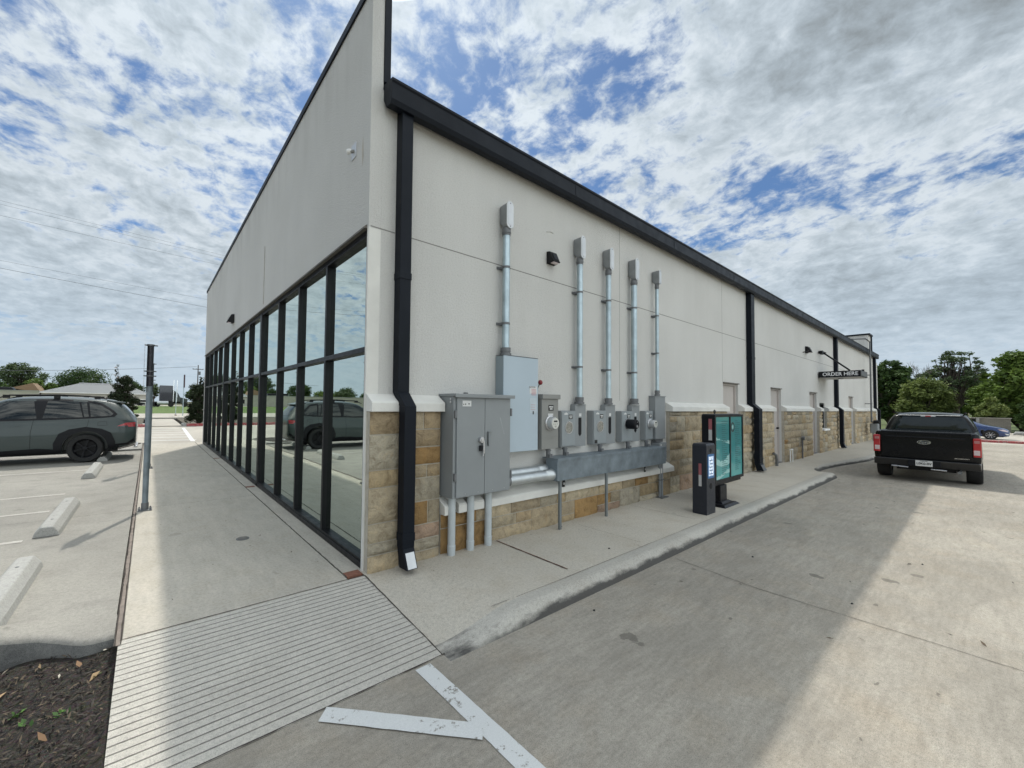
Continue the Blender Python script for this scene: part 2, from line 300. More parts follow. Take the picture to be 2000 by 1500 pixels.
# ------------------------------------------------------------------ mesh helpers
class MB:
    def __init__(s): s.v=[]; s.f=[]; s.c=[]
    def poly(s,vs,fs,tint=None):
        b=len(s.v); s.v+= [tuple(v) for v in vs]; s.f+=[tuple(i+b for i in f) for f in fs]; s.c+=[tint or (1,1,1)]*len(vs); return s
    def box(s,x0,x1,y0,y1,z0,z1,tint=None):
        x0,x1=min(x0,x1),max(x0,x1); y0,y1=min(y0,y1),max(y0,y1); z0,z1=min(z0,z1),max(z0,z1)
        v=[(x,y,z) for x in (x0,x1) for y in (y0,y1) for z in (z0,z1)]
        return s.poly(v,[(0,1,3,2),(4,6,7,5),(0,4,5,1),(2,3,7,6),(0,2,6,4),(1,5,7,3)],tint)
    def hexa(s,bot,top,tint=None): # 4 bottom, 4 top counterclockwise
        return s.poly(list(bot)+list(top),[(3,2,1,0),(4,5,6,7),(0,1,5,4),(1,2,6,5),(2,3,7,6),(3,0,4,7)],tint)
    def tube(s,pts,rad,seg=12,caps=True,tint=None):
        pts=[Vector(p) for p in pts]; n=len(pts); rad=rad if isinstance(rad,(list,tuple)) else [rad]*n
        rings=[]; up=None
        for i,p in enumerate(pts):
            d=(pts[min(i+1,n-1)]-pts[max(i-1,0)]).normalized()
            if up is None: up=Vector((0,0,1)) if abs(d.z)<.9 else Vector((1,0,0))
            a=d.cross(up).normalized(); b=a.cross(d).normalized(); up=b
            rings.append([p+(a*math.cos(2*PI*k/seg)+b*math.sin(2*PI*k/seg))*rad[i] for k in range(seg)])
        vs=[v for r in rings for v in r]; fs=[]
        for i in range(n-1):
            for k in range(seg):
                k2=(k+1)%seg; fs.append((i*seg+k,i*seg+k2,(i+1)*seg+k2,(i+1)*seg+k))
        if caps: fs.append(tuple(range(seg))[::-1]); fs.append(tuple((n-1)*seg+k for k in range(seg)))
        return s.poly(vs,fs,tint)
    def prism(s,pts,axis,a,b,tint=None): # pts 2d polygon, extruded along axis
        n=len(pts)
        def mk(p,t):
            if axis=='x': return (t,p[0],p[1])
            if axis=='y': return (p[0],t,p[1])
            return (p[0],p[1],t)
        vs=[mk(p,a) for p in pts]+[mk(p,b) for p in pts]
        fs=[tuple(range(n))[::-1],tuple(range(n,2*n))]+[(i,(i+1)%n,(i+1)%n+n,i+n) for i in range(n)]
        return s.poly(vs,fs,tint)
    def build(s,name,mat,parent=None,bevel=0,seg=2,smooth=None,loc=None,attrib=False,world=True):
        me=bpy.data.meshes.new(name); me.from_pydata(s.v,[],s.f); 
        bm=bmesh.new(); bm.from_mesh(me); bmesh.ops.recalc_face_normals(bm,faces=bm.faces); bm.to_mesh(me); bm.free()
        if attrib:
            ca=me.color_attributes.new('tint','FLOAT_COLOR','POINT'); arr=np.ones((len(s.v),4),'f'); arr[:,:3]=np.array(s.c); ca.data.foreach_set('color',arr.ravel())
        me.materials.append(mat)
        o=bpy.data.objects.new(name,me); COL.objects.link(o)
        if parent:
            o.parent=parent
            if world:
                me.transform(wm(parent).inverted())
        if bevel:
            md=o.modifiers.new('bevel','BEVEL'); md.width=bevel; md.segments=seg; md.limit_method='ANGLE'; md.angle_limit=R(40)
        if smooth is not None:
            for p in me.polygons: p.use_smooth=True
            try: me.set_sharp_from_angle(angle=R(smooth))
            except Exception: pass
        return o
def wm(o):
    m=o.matrix_basis.copy() if False else Matrix.LocRotScale(o.location,o.rotation_euler,o.scale)
    return (wm(o.parent)@m) if o.parent else m
def thing(name,label,cat,loc=(0,0,0),rotz=0,group=None):
    o=bpy.data.objects.new(name,None); COL.objects.link(o); o.location=loc; o.rotation_euler=(0,0,rotz); o.empty_display_size=.2
    return tag(o,label,cat,group)
def tag(o,label,cat,group=None,kind=None):
    if label: o['label']=label
    if cat: o['category']=cat
    if group: o['group']=group
    if kind: o['kind']=kind
    return o
def struct(name,mb,mat,**k):
    o=mb.build(name,mat,**k); o['kind']='structure'; return o
def kids(o): return [c for c in bpy.data.objects if c.parent==o]
def dup(o,loc=None,rotz=None,label=None,parent=None):
    c=o.copy(); COL.objects.link(c); c.parent=parent
    if loc is not None: c.location=loc
    if rotz is not None: c.rotation_euler=(0,0,rotz)
    if label: c['label']=label
    for k in kids(o): dup(k,parent=c)
    return c
def text_mesh(name,body,size,mat,parent,mtx,extrude=.004,align='CENTER',shear=0,bold=0,sx=1):
    cu=bpy.data.curves.new(name,'FONT'); cu.body=body; cu.size=size; cu.extrude=extrude; cu.align_x=align; cu.align_y='CENTER'; cu.shear=shear; cu.offset=bold; cu.resolution_u=3
    t=bpy.data.objects.new('t',cu); COL.objects.link(t); dg=bpy.context.evaluated_depsgraph_get()
    me=bpy.data.meshes.new_from_object(t.evaluated_get(dg)); bpy.data.objects.remove(t)
    me.transform(mtx@Matrix.Diagonal((sx,1,1,1))); me.name=name; me.materials.clear(); me.materials.append(mat)
    o=bpy.data.objects.new(name,me); COL.objects.link(o)
    if parent: o.parent=parent; me.transform(wm(parent).inverted())
    return o
def plane_mtx(loc,right,up): # text x->right, y->up
    r=Vector(right).normalized(); u=Vector(up).normalized(); n=r.cross(u)
    m=Matrix((r,u,n)).transposed().to_4x4(); m.translation=Vector(loc); return m
def rrect(w,h,r,n=5,cx=0,cy=0):
    pts=[]
    for (sx,sy,a0) in ((1,-1,-PI/2),(1,1,0),(-1,1,PI/2),(-1,-1,PI)):
        for k in range(n+1):
            a=a0+PI/2*k/n; pts.append((cx+sx*(w/2-r)+r*math.cos(a),cy+sy*(h/2-r)+r*math.sin(a)))
    return pts
def circ(cx,cy,rx,ry=None,n=24): ry=ry or rx; return [(cx+rx*math.cos(2*PI*k/n),cy+ry*math.sin(2*PI*k/n)) for k in range(n)]
def raw(name,verts,faces,mat,tint=None,parent=None):
    verts=np.asarray(verts,'f'); faces=np.asarray(faces,'i'); me=bpy.data.meshes.new(name)
    me.vertices.add(len(verts)); me.vertices.foreach_set('co',verts.ravel())
    k=faces.shape[1]; me.loops.add(faces.size); me.loops.foreach_set('vertex_index',faces.ravel())
    me.polygons.add(len(faces)); me.polygons.foreach_set('loop_start',np.arange(0,faces.size,k,dtype='i')); me.polygons.foreach_set('loop_total',np.full(len(faces),k,'i'))
    me.update(calc_edges=True)
    if tint is not None:
        ca=me.color_attributes.new('tint','FLOAT_COLOR','POINT'); a=np.ones((len(verts),4),'f'); a[:,:3]=tint; ca.data.foreach_set('color',a.ravel())
    me.materials.append(mat); o=bpy.data.objects.new(name,me); COL.objects.link(o)
    if parent: o.parent=parent; me.transform(wm(parent).inverted())
    return o
def grid(name,xs,ys,zf,mat,kind='structure'):
    nx,ny=len(xs),len(ys); v=[]
    for x in xs:
        for y in ys: v.append(zf(x,y))
    f=[(i*ny+j,(i+1)*ny+j,(i+1)*ny+j+1,i*ny+j+1) for i in range(nx-1) for j in range(ny-1)]
    o=raw(name,v,f,mat); 
    if kind: o['kind']=kind
    for p in o.data.polygons: p.use_smooth=True
    return o
def smooth(t): t=max(0,min(1,t)); return t*t*(3-2*t)
# ================================================================== GROUND
RZ=-.11                                   # drive-through lane level
XW=-1.755                                 # outer edge of the front walk
# one sheet to the horizon
def gz(x,y): return -.34
g=grid('ground',[-2500,-300,-60,0,60,300,2500],[-2500,-300,-60,0,60,300,2500],lambda x,y:(x,y,-.36),simple('dry_earth_grass',(.085,.085,.04),.95,var=.3,scale=.3,obj=False))
struct('drive_through_road',MB().box(-1.775,33.6,-4.2,-.2,-.5,RZ).box(-12,33.6,-26,-4.2,-.5,RZ).box(33.6,34.4,-26,-3.2,-.5,RZ-.004),MAT['road'])
# parking lot, planter corner cut out
lot=MB(); lot.box(-45,XW-.05,.35,16.0,-.3,-.006); struct('parking_lot',lot,MAT['lot'])
def crack(name,pts,w=.008,z=.003,mat='crack',jit=.004,step=.06):
    P_=[]
    for a,b in zip(pts[:-1],pts[1:]):
        a=Vector(a);b=Vector(b); n_=max(1,int((b-a).length/step))
        for k in range(n_): P_.append(a.lerp(b,k/n_))
    P_.append(Vector(pts[-1])); v=[];f=[]
    for i,p_ in enumerate(P_):
        d=(P_[min(i+1,len(P_)-1)]-P_[max(i-1,0)]).normalized(); nn=Vector((-d.y,d.x,0)); j=random.uniform(-jit,jit); ww=w*random.uniform(.6,1.3)/2
        zz_=p_.z if len(p_)>2 else 0
        v+=[(p_.x+nn.x*(j+ww),p_.y+nn.y*(j+ww),zz_+z),(p_.x+nn.x*(j-ww),p_.y+nn.y*(j-ww),zz_+z)]
    for i in range(len(P_)-1): f.append((2*i,2*i+1,2*i+3,2*i+2))
    o=raw(name,v,f,MAT[mat]); o['kind']='structure'; return o
MAT['groove']=simple('groove_dirt',(.17,.16,.15),.95,var=.3,scale=20,obj=False)
# grooved ramp
ry0,ry1=-.10,-1.345
def rampz(y): return -.0+(RZ+.004)*smooth(0) if y>ry0 else (RZ+.006)*min(1,(ry0-y)/(ry0-ry1))
nb=23; rb=MB(); 
L=ry0-ry1; pitch=L/nb; gw=.009
prof=[]
y=ry0
prof.append((y,0))
for i in range(nb):
    a=ry0-(i+1)*pitch
    z=lambda yy:(RZ+.006)*((ry0-yy)/L)
    if i<nb-1:
        prof+= [(a+gw,z(a+gw)),(a+gw*.85,z(a)-.005),(a+gw*.15,z(a)-.005),(a,z(a))]
prof+=[(ry1,RZ+.006),(ry1-.02,RZ-.02)]
xs=[-1.775,-1.3,-.9,-.45,-.02]
v=[];f=[]
for x in xs:
    for (yy,zz_) in prof: v.append((x,yy+(.02*(x+1.775)/1.75 if False else 0),zz_))
n=len(prof)
for i in range(len(xs)-1):
    for j in range(n-1): f.append((i*n+j,i*n+j+1,(i+1)*n+j+1,(i+1)*n+j))
rp=raw('grooved_ramp',v,f,MAT['ramp']); rp.data.polygons.foreach_set('use_smooth',[False]*len(rp.data.polygons)); rp['kind']='structure'
for i in range(nb-1):
    a_=ry0-(i+1)*pitch+gw/2; crack('ramp_groove',[(-1.772,a_,(RZ+.006)*((ry0-a_)/L)),(-.03,a_,(RZ+.006)*((ry0-a_)/L))],.0052,.0012,'groove',.0018,.10)
rs=MB().poly([(-1.775,ry0,0),(-1.775,ry1,RZ),(-1.775,ry1,-.4),(-1.775,ry0,-.4)],[(0,1,2,3)]); struct('ramp_side',rs,MAT['walk'])
# front walk slab
struct('front_walk',MB().box(XW-.002,-.175,ry0+.004,15.2,-.3,0),MAT['walk'],bevel=.006)
struct('threshold_strip',MB().box(-.168,.04,-.03,15.15,-.3,.002),MAT['walk'],bevel=.004)
# side walk with its rolled kerb
def yedge(x):
    if x<12.0: return -1.30
    if x<13.2: return -1.30+.52*smooth((x-12.0)/1.2)
    if x<18.5: return -.78-.50*smooth((x-13.2)/5.3)
    return -1.28
def kk(x):
    a=smooth((x-.03)/.75); 
    if x>12.0: a=1-.80*smooth((x-12.0)/.7)
    if x>13.0: a=.2+.8*smooth((x-13.0)/1.1)
    return a
vs=[0,.2,.4,.55,.68,.78,.86,.90,.92,.935,.95,.965,.975,.985,.992,.997,1.0,1.01]
def swz(x,v_):
    ye=yedge(x)-.14; y=-.02+(ye+.02)*v_
    d=y-ye                                  # distance from kerb foot
    H=-RZ
    if v_>=1.0: zk=RZ-.02 if v_>1 else RZ
    else:
        t=max(0,min(1,d/.115)); zk=-H+H*math.sin(t*PI/2)**.62
    zr=RZ*max(0,min(1,(-.13-y)/1.2)) if v_<1 else RZ-.02
    if x>11: zr=RZ*max(0,min(1,(-.35-y)/.6))*.9
    k=kk(x); z=zk*k+zr*(1-k)
    return (x,y,z+(.002*noise.noise((x*2,y*2,0)) if v_<1 else 0))
xs=list(np.concatenate([np.linspace(-.012,1.6,22),np.linspace(1.75,11.7,44),np.linspace(11.8,15.5,36),np.linspace(15.8,33.2,40)]))
nv=len(vs); v=[swz(x,a) for x in xs for a in vs]
fw=[];fk=[]
for i in range(len(xs)-1):
    for j in range(nv-1):
        (fk if vs[j]>=.86 else fw).append((i*nv+j,i*nv+j+1,(i+1)*nv+j+1,(i+1)*nv+j))
for nm,ff,mt in (('side_walk',fw,MAT['walk_side']),('kerb',fk,MAT['kerb'])):
    o=raw(nm,v,ff,mt); o['kind']='structure'
    for p_ in o.data.polygons: p_.use_smooth=True
# joints and cracks: thin dirt filled lines lying in the slabs
crack('joint_filler',[(XW-.022,-.16,0),(XW-.022,15.1,0)],.026,.0015,'joint',.002,.15)
crack('expansion_joint',[(XW-.006,-.16,0),(XW-.006,15.1,0)],.008,.0045,jit=.002)
crack('expansion_joint',[(XW-.038,-.16,0),(XW-.038,15.1,0)],.008,.0045,jit=.003)
crack('expansion_joint',[(-.172,-.05,0),(-.172,15.1,0)],.009,.004,jit=.005,step=.04)
crack('expansion_joint',[(-.02,ry0,.0),(-.02,ry1,RZ)],.012,.006,jit=.002)
crack('expansion_joint',[(XW,ry0+.005,.0),(-.02,ry0+.005,0)],.010,.004,jit=.002)
crack('expansion_joint',[(-1.77,ry1-.004,RZ),(0,ry1-.004,RZ)],.009,.006,jit=.003)
crack('kerb_tooled_line',[(.55,-1.215,-.004),(1.2,-1.235,.001),(11.9,-1.235,.001)],.006,.0025,'groove',.002,.15)
crack('expansion_joint',[(1.64,-.12,.002),(1.645,-1.13,.002)],.022,.003,'crack',.001)
crack('expansion_joint',[(1.64,-.13,.002),(1.645,-1.12,.002)],.009,.005,'brickred',.001)
crack('control_joint',[(3.0,-.3,.001),(3.0,-1.15,.001)],.004,.003,jit=.001)
for xx in (4.6,6.2,8.2,10.3): crack('control_joint',[(xx,-.15,.001),(xx,-1.12,.001)],.006,.003,jit=.001)
JQ=[PZ(q[0],q[1],RZ) for q in ((1322,1092),(1480,1150),(1680,1212),(2000,1312),(2300,1400))]; crack('control_joint',[(q.x,q.y,RZ) for q in JQ],.006,.003,jit=.005)
crack('control_joint',[(9.5,-1.5,RZ),(9.8,-9,RZ)],.007,.003,jit=.004)
crack('control_joint',[(XW,4.0,0),(-.2,4.0,0)],.006,.003,jit=.001)
crack('control_joint',[(XW,8.6,0),(-.2,8.6,0)],.006,.003,jit=.001)
crack('control_joint',[(XW-.06,3.95,-.006),(-6,4.0,-.006)],.007,.004,jit=.003)
crack('control_joint',[(XW-.06,7.7,-.006),(-9,8.0,-.006)],.008,.004,jit=.002)
for yy in (4.80,9.53,.0):
    struct('brick_filler',MB().box(-.165,-.02,yy-.055,yy+.055,-.02,.006),MAT['brickred'])
# small round cleanout cover in the walk
mc=thing('cleanout_cover','small dark round metal cleanout cover set in the front walk','ground cover',(-.74,1.67,0))
MB().tube([(-.74,1.67,-.01),(-.74,1.67,.006)],.07,24).build('rim',MAT['castgrey'],mc,bevel=.002)
MB().tube([(-.74,1.67,.0),(-.74,1.67,.009)],.056,24).build('lid',MAT['flash'],mc,bevel=.002)
# painted lane lines
def strip(name,a,b,w,z,mat='line',kind='structure',end=0):
    a=Vector((*a,z)); b=Vector((*b,z)); d=(b-a).normalized(); n_=Vector((-d.y,d.x,0))*w/2; m=max(2,int((b-a).length/.05)); v=[];f=[]
    for i in range(m+1):
        p_=a.lerp(b,i/m); j=random.uniform(-.003,.003); v+=[tuple(p_+n_*(1+j/w)),tuple(p_-n_*(1-j/w))]
    f=[(2*i,2*i+1,2*i+3,2*i+2) for i in range(m)]
    o=raw(name,v,f,MAT[mat]); o['kind']=kind; return o
strip('lane_line',(-.195,-1.375),(-.125,-6.0),.115,RZ+.004)
A=PZ(630,1397,RZ);B=PZ(925,1427,RZ); strip('lane_line',(A.x,A.y),(B.x+.03,B.y-.04),.105,RZ+.008)
# faded stall lines in the lot
for yy in (3.0,5.9,8.9,12.4,): strip('stall_line',(-2.75,yy),(-7.8,yy+.05),.09,-.002,'oldline')
for yy in (4.55,): strip('stall_line',(-2.75,yy),(-7.8,yy),.08,-.002,'oldline')
# planter corner
def pbz(x,y):
    s=min(1,max(0,(-1.78-x)/.9)); return (x,y,-.075-.13*s-.05*max(0,min(1,-(y)/1.5))+.03*noise.noise((x*3,y*3,1))+.016*noise.noise((x*11,y*11,5)))
m,t,b,o=newmat('mulch'); p=pos(t); n_=t.noise(p,34,7,.75,.6); v_=t.add('ShaderNodeTexVoronoi',ins={'Scale':70.0}); t.l.new(t.vmath('MULTIPLY',p,(1,1.7,1)),v_.inputs['Vector'])
c=t.ramp(n_,[(.3,(.012,.010,.008)),(.5,(.035,.028,.022)),(.64,(.075,.062,.05)),(.75,(.13,.115,.10))]); c=t.mix(.35,c,v_.outputs['Color'],'SOFT_LIGHT')
c=t.mix(t.mapr(t.noise(p,5,4),.6,.7,0,.5),c,(.04,.055,.015))
setc(t,b.inputs['Base Color'],c); b.inputs['Roughness'].default_value=.95; bump(t,b,n_,.03,1.0); MAT['mulch']=m
mb_=grid('mulch_bed',list(np.linspace(-5.2,-1.777,60)),list(np.linspace(-3.6,.36,80)),pbz,MAT['mulch'])
# chips, dead leaves and sprigs lying on the bed
def flakes(name,n,xr,yr,zf,size,cols,asp=2.2,tilt=.5,mat=None,z0=.008):
    V=[];T=[]
    for i in range(n):
        x=random.uniform(*xr); y=random.uniform(*yr); z=zf(x,y)[2]+z0+random.random()*.008
        a=random.uniform(0,PI); s=size*random.uniform(.4,1.5); l=s*random.uniform(1,asp); 
        m_=Matrix.Rotation(a,3,'Z')@Matrix.Rotation(random.uniform(-tilt,tilt),3,'X')@Matrix.Rotation(random.uniform(-tilt,tilt),3,'Y')
        c_=random.choice(cols)
        for q in ((-l,-s*.4,0),(0,-s*.6,s*.2),(l,0,0),(0,s*.5,s*.25)): V.append(tuple(m_@Vector(q)+Vector((x,y,z)))); T.append(c_)
    return raw(name,V,np.arange(4*n).reshape(-1,4),mat,np.array(T))
m,t,b,o=newmat('tinted_litter'); setc(t,b.inputs['Base Color'],attr(t)); b.inputs['Roughness'].default_value=.85; MAT['litter']=m
o=flakes('wood_chips',9000,(-3.8,-1.80),(-2.2,.20),pbz,.0075,[(.035,.028,.022),(.02,.017,.014),(.075,.058,.042),(.05,.043,.036),(.12,.09,.06),(.015,.013,.012)],3.2,.8,MAT['litter']); o['kind']='stuff'
o=flakes('dead_leaves',110,(-3.6,-1.82),(-2.2,.15),pbz,.019,[(.32,.22,.12),(.42,.34,.22),(.22,.13,.07),(.50,.46,.38),(.28,.25,.21)],1.8,.7,MAT['litter'],.014); o['kind']='stuff'
V=[];T=[]
for i in range(34):
    x0=random.uniform(-3.0,-1.85); y0=random.uniform(-1.9,.1); z0=pbz(x0,y0)[2]
    for k in range(random.randint(4,11)):
        a=random.uniform(0,2*PI); l=random.uniform(.018,.045); t_=random.uniform(.3,1.1); d=Vector((math.cos(a)*math.cos(t_),math.sin(a)*math.cos(t_),math.sin(t_))); s_=Vector((-math.sin(a),math.cos(a),0))*l*.28
        p0=Vector((x0,y0,z0))+Vector((random.uniform(-.02,.02),random.uniform(-.02,.02),0)); c_=random.choice([(.05,.12,.02),(.08,.17,.03),(.04,.09,.02)])
        for q in (p0,p0+d*l*.5+s_,p0+d*l,p0+d*l*.5-s_): V.append(tuple(q)); T.append(c_)
o=raw('weed_sprigs',V,np.arange(len(V)).reshape(-1,4),MAT['litter'],np.array(T)); o['kind']='stuff'
# broken kerb between lot and planter
def bkz(x,top):
    s=smooth((-2.12-x)/.55); return (.0+.095*s) if top else -.42
xs=list(np.linspace(-1.80,-5.2,70)); v=[];f=[]
for i,x in enumerate(xs):
    yb=.02+.24*smooth((-1.9-x)/.35)+.02*(x+2)*-1*.3; t_=bkz(x,True)
    rows=[(yb+.34,-.006 if t_<.02 else t_*.1),(yb+.20,t_),(yb+.06,t_+.004),(yb+.012,t_-.006),(yb,t_-.03)]+[(yb-.01-.012*noise.noise((x*5,k,2)),t_-.03-(t_+.40)*k/5) for k in range(1,6)]
    for (yy,z_) in rows: v.append((x,yy+(.006*noise.noise((x*14,z_*20,0)) if z_<t_-.01 else 0),z_))
nr=10
for i in range(len(xs)-1):
    for j in range(nr-1): f.append((i*nr+j,i*nr+j+1,(i+1)*nr+j+1,(i+1)*nr+j))
ft=[q for q in f if (q[0]%nr)<4]; fs_=[q for q in f if (q[0]%nr)>=4]
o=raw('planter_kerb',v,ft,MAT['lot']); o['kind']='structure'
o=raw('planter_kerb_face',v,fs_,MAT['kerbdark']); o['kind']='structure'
struct('kerb_infill',MB().box(-5.3,XW-.05,.30,.42,-.3,-.012),MAT['lot'])
# ------------------------------------------------------------------ wheel stops
def wheel_stop(x,y0,label,L=1.83):
    h=.125; pr=[(-.118,0),(-.105,.055),(-.055,h),(.055,h),(.105,.055),(.118,0)]
    b=MB(); n=len(pr); cuts=[0,.05,.12,L-.12,L-.05,L]; sc=[(.78,.75),(.93,.93),(1,1),(1,1),(.93,.93),(.78,.75)]
    v=[];f=[]
    for c_,(sx,sz) in zip(cuts,sc):
        for (a,z) in pr: v.append((a*(sx*.15+.85),c_,z*(sz*.4+.6)))
    for i in range(5):
        for j in range(n-1): f.append((i*n+j,i*n+j+1,(i+1)*n+j+1,(i+1)*n+j))
    f+=[tuple(range(n)),tuple(5*n+k for k in range(n))[::-1],(0,n*5,n*5+n-1,n-1)]
    b.poly(v,f); t=thing('wheel_stop',label,'wheel stop',(x,y0,-.006),0,'concrete wheel stops in the parking lot')
    o=b.build('block',MAT['stop'],t,bevel=.010,world=False)
    for yy in (.35,L-.35): MB().tube([(0,yy,h-.01),(0,yy,h+.003)],.014,10).build('pin',MAT['castgrey'],t,world=False)
    return t
ws=wheel_stop(-2.54,.10,'nearest concrete wheel stop, cut off by the left edge beside the planter bed',1.83)
S2=[(-2.57,3.06,'second nearest concrete wheel stop, standing alone with dark stains round it'),(-2.60,7.50,'short looking concrete wheel stop between the lone one and the grey SUV'),(-2.59,10.42,'concrete wheel stop right behind the rear wheel of the grey SUV')]
for x,y,l in S2: dup(ws,(x,y,-.006),0,l)
# ------------------------------------------------------------------ beyond the walk
DZ=-.03
struct('driveway',MB().box(-60,60,16.02,28.0,-.4,DZ).box(-1.75,60,15.22,16.02,-.4,DZ),MAT['farpave'])
struct('mulch_island',MB().prism([(-1.85,15.6),(-2.6,13.0),(-9,13.2),(-9,15.9),(-2.1,15.95)],'z',-.1,.015),MAT['mulch'])
struct('island_kerb',MB().prism([(-1.8,13.0),(-2.6,12.85),(-9.1,13.05),(-9.1,13.2),(-2.6,13.0),(-1.9,13.15)],'z',-.1,.05),MAT['stop'])
for k in range(6):
    y=17.0+k*1.75; strip('crossing_line',(-1.62,y),(.0-.08*k*.5,y-.9*0-.25),.16,DZ+.004)
A=PZ(374,862,DZ);B=PZ(357,836,DZ); strip('crossing_edge_line',(A.x+.05,A.y),(B.x+.02,B.y),.16,DZ+.007)
struct('red_kerb',MB().box(-40,-1.75,28.0,28.18,-.3,.14).box(.35,40,28.0,28.18,-.3,.14),MAT['redkerb'],bevel=.02)
struct('kerb_return',MB().box(-1.95,-1.70,28.2,29.2,-.3,.15).box(.12,.34,28.0,29.2,-.3,.15),MAT['stop'],bevel=.02)
struct('crossing_path',MB().box(-1.69,.11,28.0,40.5,-.3,.02),MAT['farpave'])
struct('planting_strip',MB().box(-60,-1.96,28.19,40.4,-.3,.06).box(.35,60,28.19,40.4,-.3,.06),simple('brown_bed',(.085,.072,.05),.95,var=.4,scale=2,obj=False))
struct('street_gutter',MB().box(-200,200,40.5,41.6,-.4,-.02),simple('black_gutter',(.02,.02,.02),.9,obj=False))
struct('street',MB().box(-300,300,41.6,57,-.4,.10),MAT['farpave'])
def gh(x,y):
    s=(y-57)/50; return (x,y,.10+.42*smooth(s)+.03*noise.noise((x*.2,y*.2,0)))
gr=grid('verge',list(np.linspace(-160,160,80)),list(np.linspace(57,108,30)),gh,simple('mown_grass',(.075,.125,.018),.9,var=.28,scale=.8,bmp=.05,bscale=12,obj=False))
struct('far_road',MB().box(-300,300,108,128,-.4,.50),MAT['farpave'])
# right-hand side beyond the lane
struct('far_drive',MB().box(33.6,35.0,-30,28,-.5,RZ+.004).box(35.0,35.01,-30,-30.01,-1,-.9),MAT['farpave'])
struct('red_kerb',MB().box(35.0,35.18,-30,-1.2,-.3,.02),MAT['redkerb'],bevel=.02)
struct('rear_lot',MB().box(35.19,50,-30,-.4,-.5,-.02),MAT['farpave'])
gr2=grid('rear_grass',list(np.linspace(33.7,140,40)),list(np.linspace(-60,60,50)),lambda x,y:(x,y,(-.05 if x>50.1 or y>0 else -.3)+.05*noise.noise((x*.3,y*.3,0))+(max(0,x-55)*.01)),simple('rough_grass',(.085,.11,.035),.95,var=.35,scale=.9,obj=False))
# litter on pavement
def flat(z): return lambda x,y:(x,y,z)
o=flakes('leaf_litter',70,(2,12),(-5,-1.5),flat(RZ),.012,[(.05,.04,.03),(.10,.07,.045),(.03,.028,.025)],2.6,.25,MAT['litter'],.003); o['kind']='stuff'
o=flakes('grit',60,(-1.6,-.2),(.3,9),flat(0),.007,[(.05,.04,.03),(.10,.08,.06),(.03,.028,.025)],2.0,.25,MAT['litter'],.003); o['kind']='stuff'
o=flakes('wall_grit',120,(.3,10),(-.9,-.14),flat(.002),.006,[(.05,.04,.03),(.25,.22,.18),(.03,.028,.025)],1.8,.25,MAT['litter'],.003); o['kind']='stuff'
for (x,y) in [(1.35,-1.62),(3.9,-2.0),(2.5,-1.05+.0),(5.2,-3.2),(2.72,-.22),(2.75,-.18),(3.3,-2.9)]:
    z=.004 if y>-1.1 else RZ+.003
    o=MB().poly([(x+math.cos(a)*.016*random.uniform(.5,1.4),y+math.sin(a)*.011*random.uniform(.6,1.3),z) for a in np.linspace(0,2*PI,8)[:-1]]+[(x,y,z+.012)],[(i,(i+1)%7,7) for i in range(7)]).build('pebble',MAT['blackmatt']); tag(o,'small dark pebble lying on the concrete beside the building','pebble','dark pebbles scattered on the pavement')
# ================================================================== BUILDING
BL_=31.9; FY=14.35; PT=5.80; WT=3.35
bld=thing('commercial_building','single storey pale stucco building with tan stone base, dark gutter and a long glazed shopfront','building',(0,0,0))
# openings in the side wall
DO=[(8.96,9.92),(12.49,13.48),(16.86,17.86),(23.88,24.9)]; WO=(18.30,19.08,.88,1.84); DH=2.20
st=MB(); xs_=0.0; TH=.22
segs=[]; cur=.131
ops=[(a,b,-.2,DH) for a,b in DO]+[WO]; ops.sort()
for a,b,z0,z1 in ops:
    segs.append((cur,a,-.3,4.78)); segs.append((a,b,z1,4.78)); 
    if z0>0: segs.append((a,b,-.3,z0))
    cur=b
segs.append((cur,BL_,-.3,4.78))
for a,b,z0,z1 in segs: st.box(a,b,0,TH,z0,z1)
st.build('side_wall',MAT['stucco'],bld)
# stucco reveal lines
rv=MB()
def hline(x0,x1,z): rv.box(x0,x1,-.0015,.006,z-.006,z+.006)
hline(.02,.29,3.352); hline(.43,10.5,3.352); hline(11.0,20.8,3.352); hline(21.6,31.0,3.352)
for x,z0 in ((4.52,1.7),(8.93,DH)): rv.box(x-.003,x+.003,-.0015,.006,z0,4.66)
rv.build('reveal_line',simple('reveal_shadow_gap',(.24,.235,.22),.9,obj=False),bld)
# parapet and front wall above the glazing
fw_=MB(); fw_.prism([(0,3.34),(0,PT),(.13,PT),(.13,3.34)],'y',0.0,FY)   # x,z profile swept along y
fw_.build('front_wall',MAT['stucco'],bld)
MB().box(0,.131,0,.034,-.2,3.339).box(.0,.131,.0,.034,3.339,3.3395).build('corner_return',MAT['cap'],bld)
MB().box(0,.12,FY-.08,FY,-.2,3.339).build('corner_return',MAT['stucco'],bld)
MB().box(-.012,-.0005,4.54,4.552,3.45,4.55).build('hairline_crack',simple('hairline',(.42,.40,.37),.9,obj=False),bld)
cp=MB(); cp.box(-.022,.215,-.012,FY+.02,PT,PT+.055); cp.box(-.022,-.004,-.012,FY+.02,PT-.035,PT+.002); cp.box(.132,.205,-.014,.02,4.86,PT-.001); cp.box(.132,.20,.021,FY,4.7,PT-.001)
cp.build('coping',MAT['darkmetal'],bld,bevel=.003)
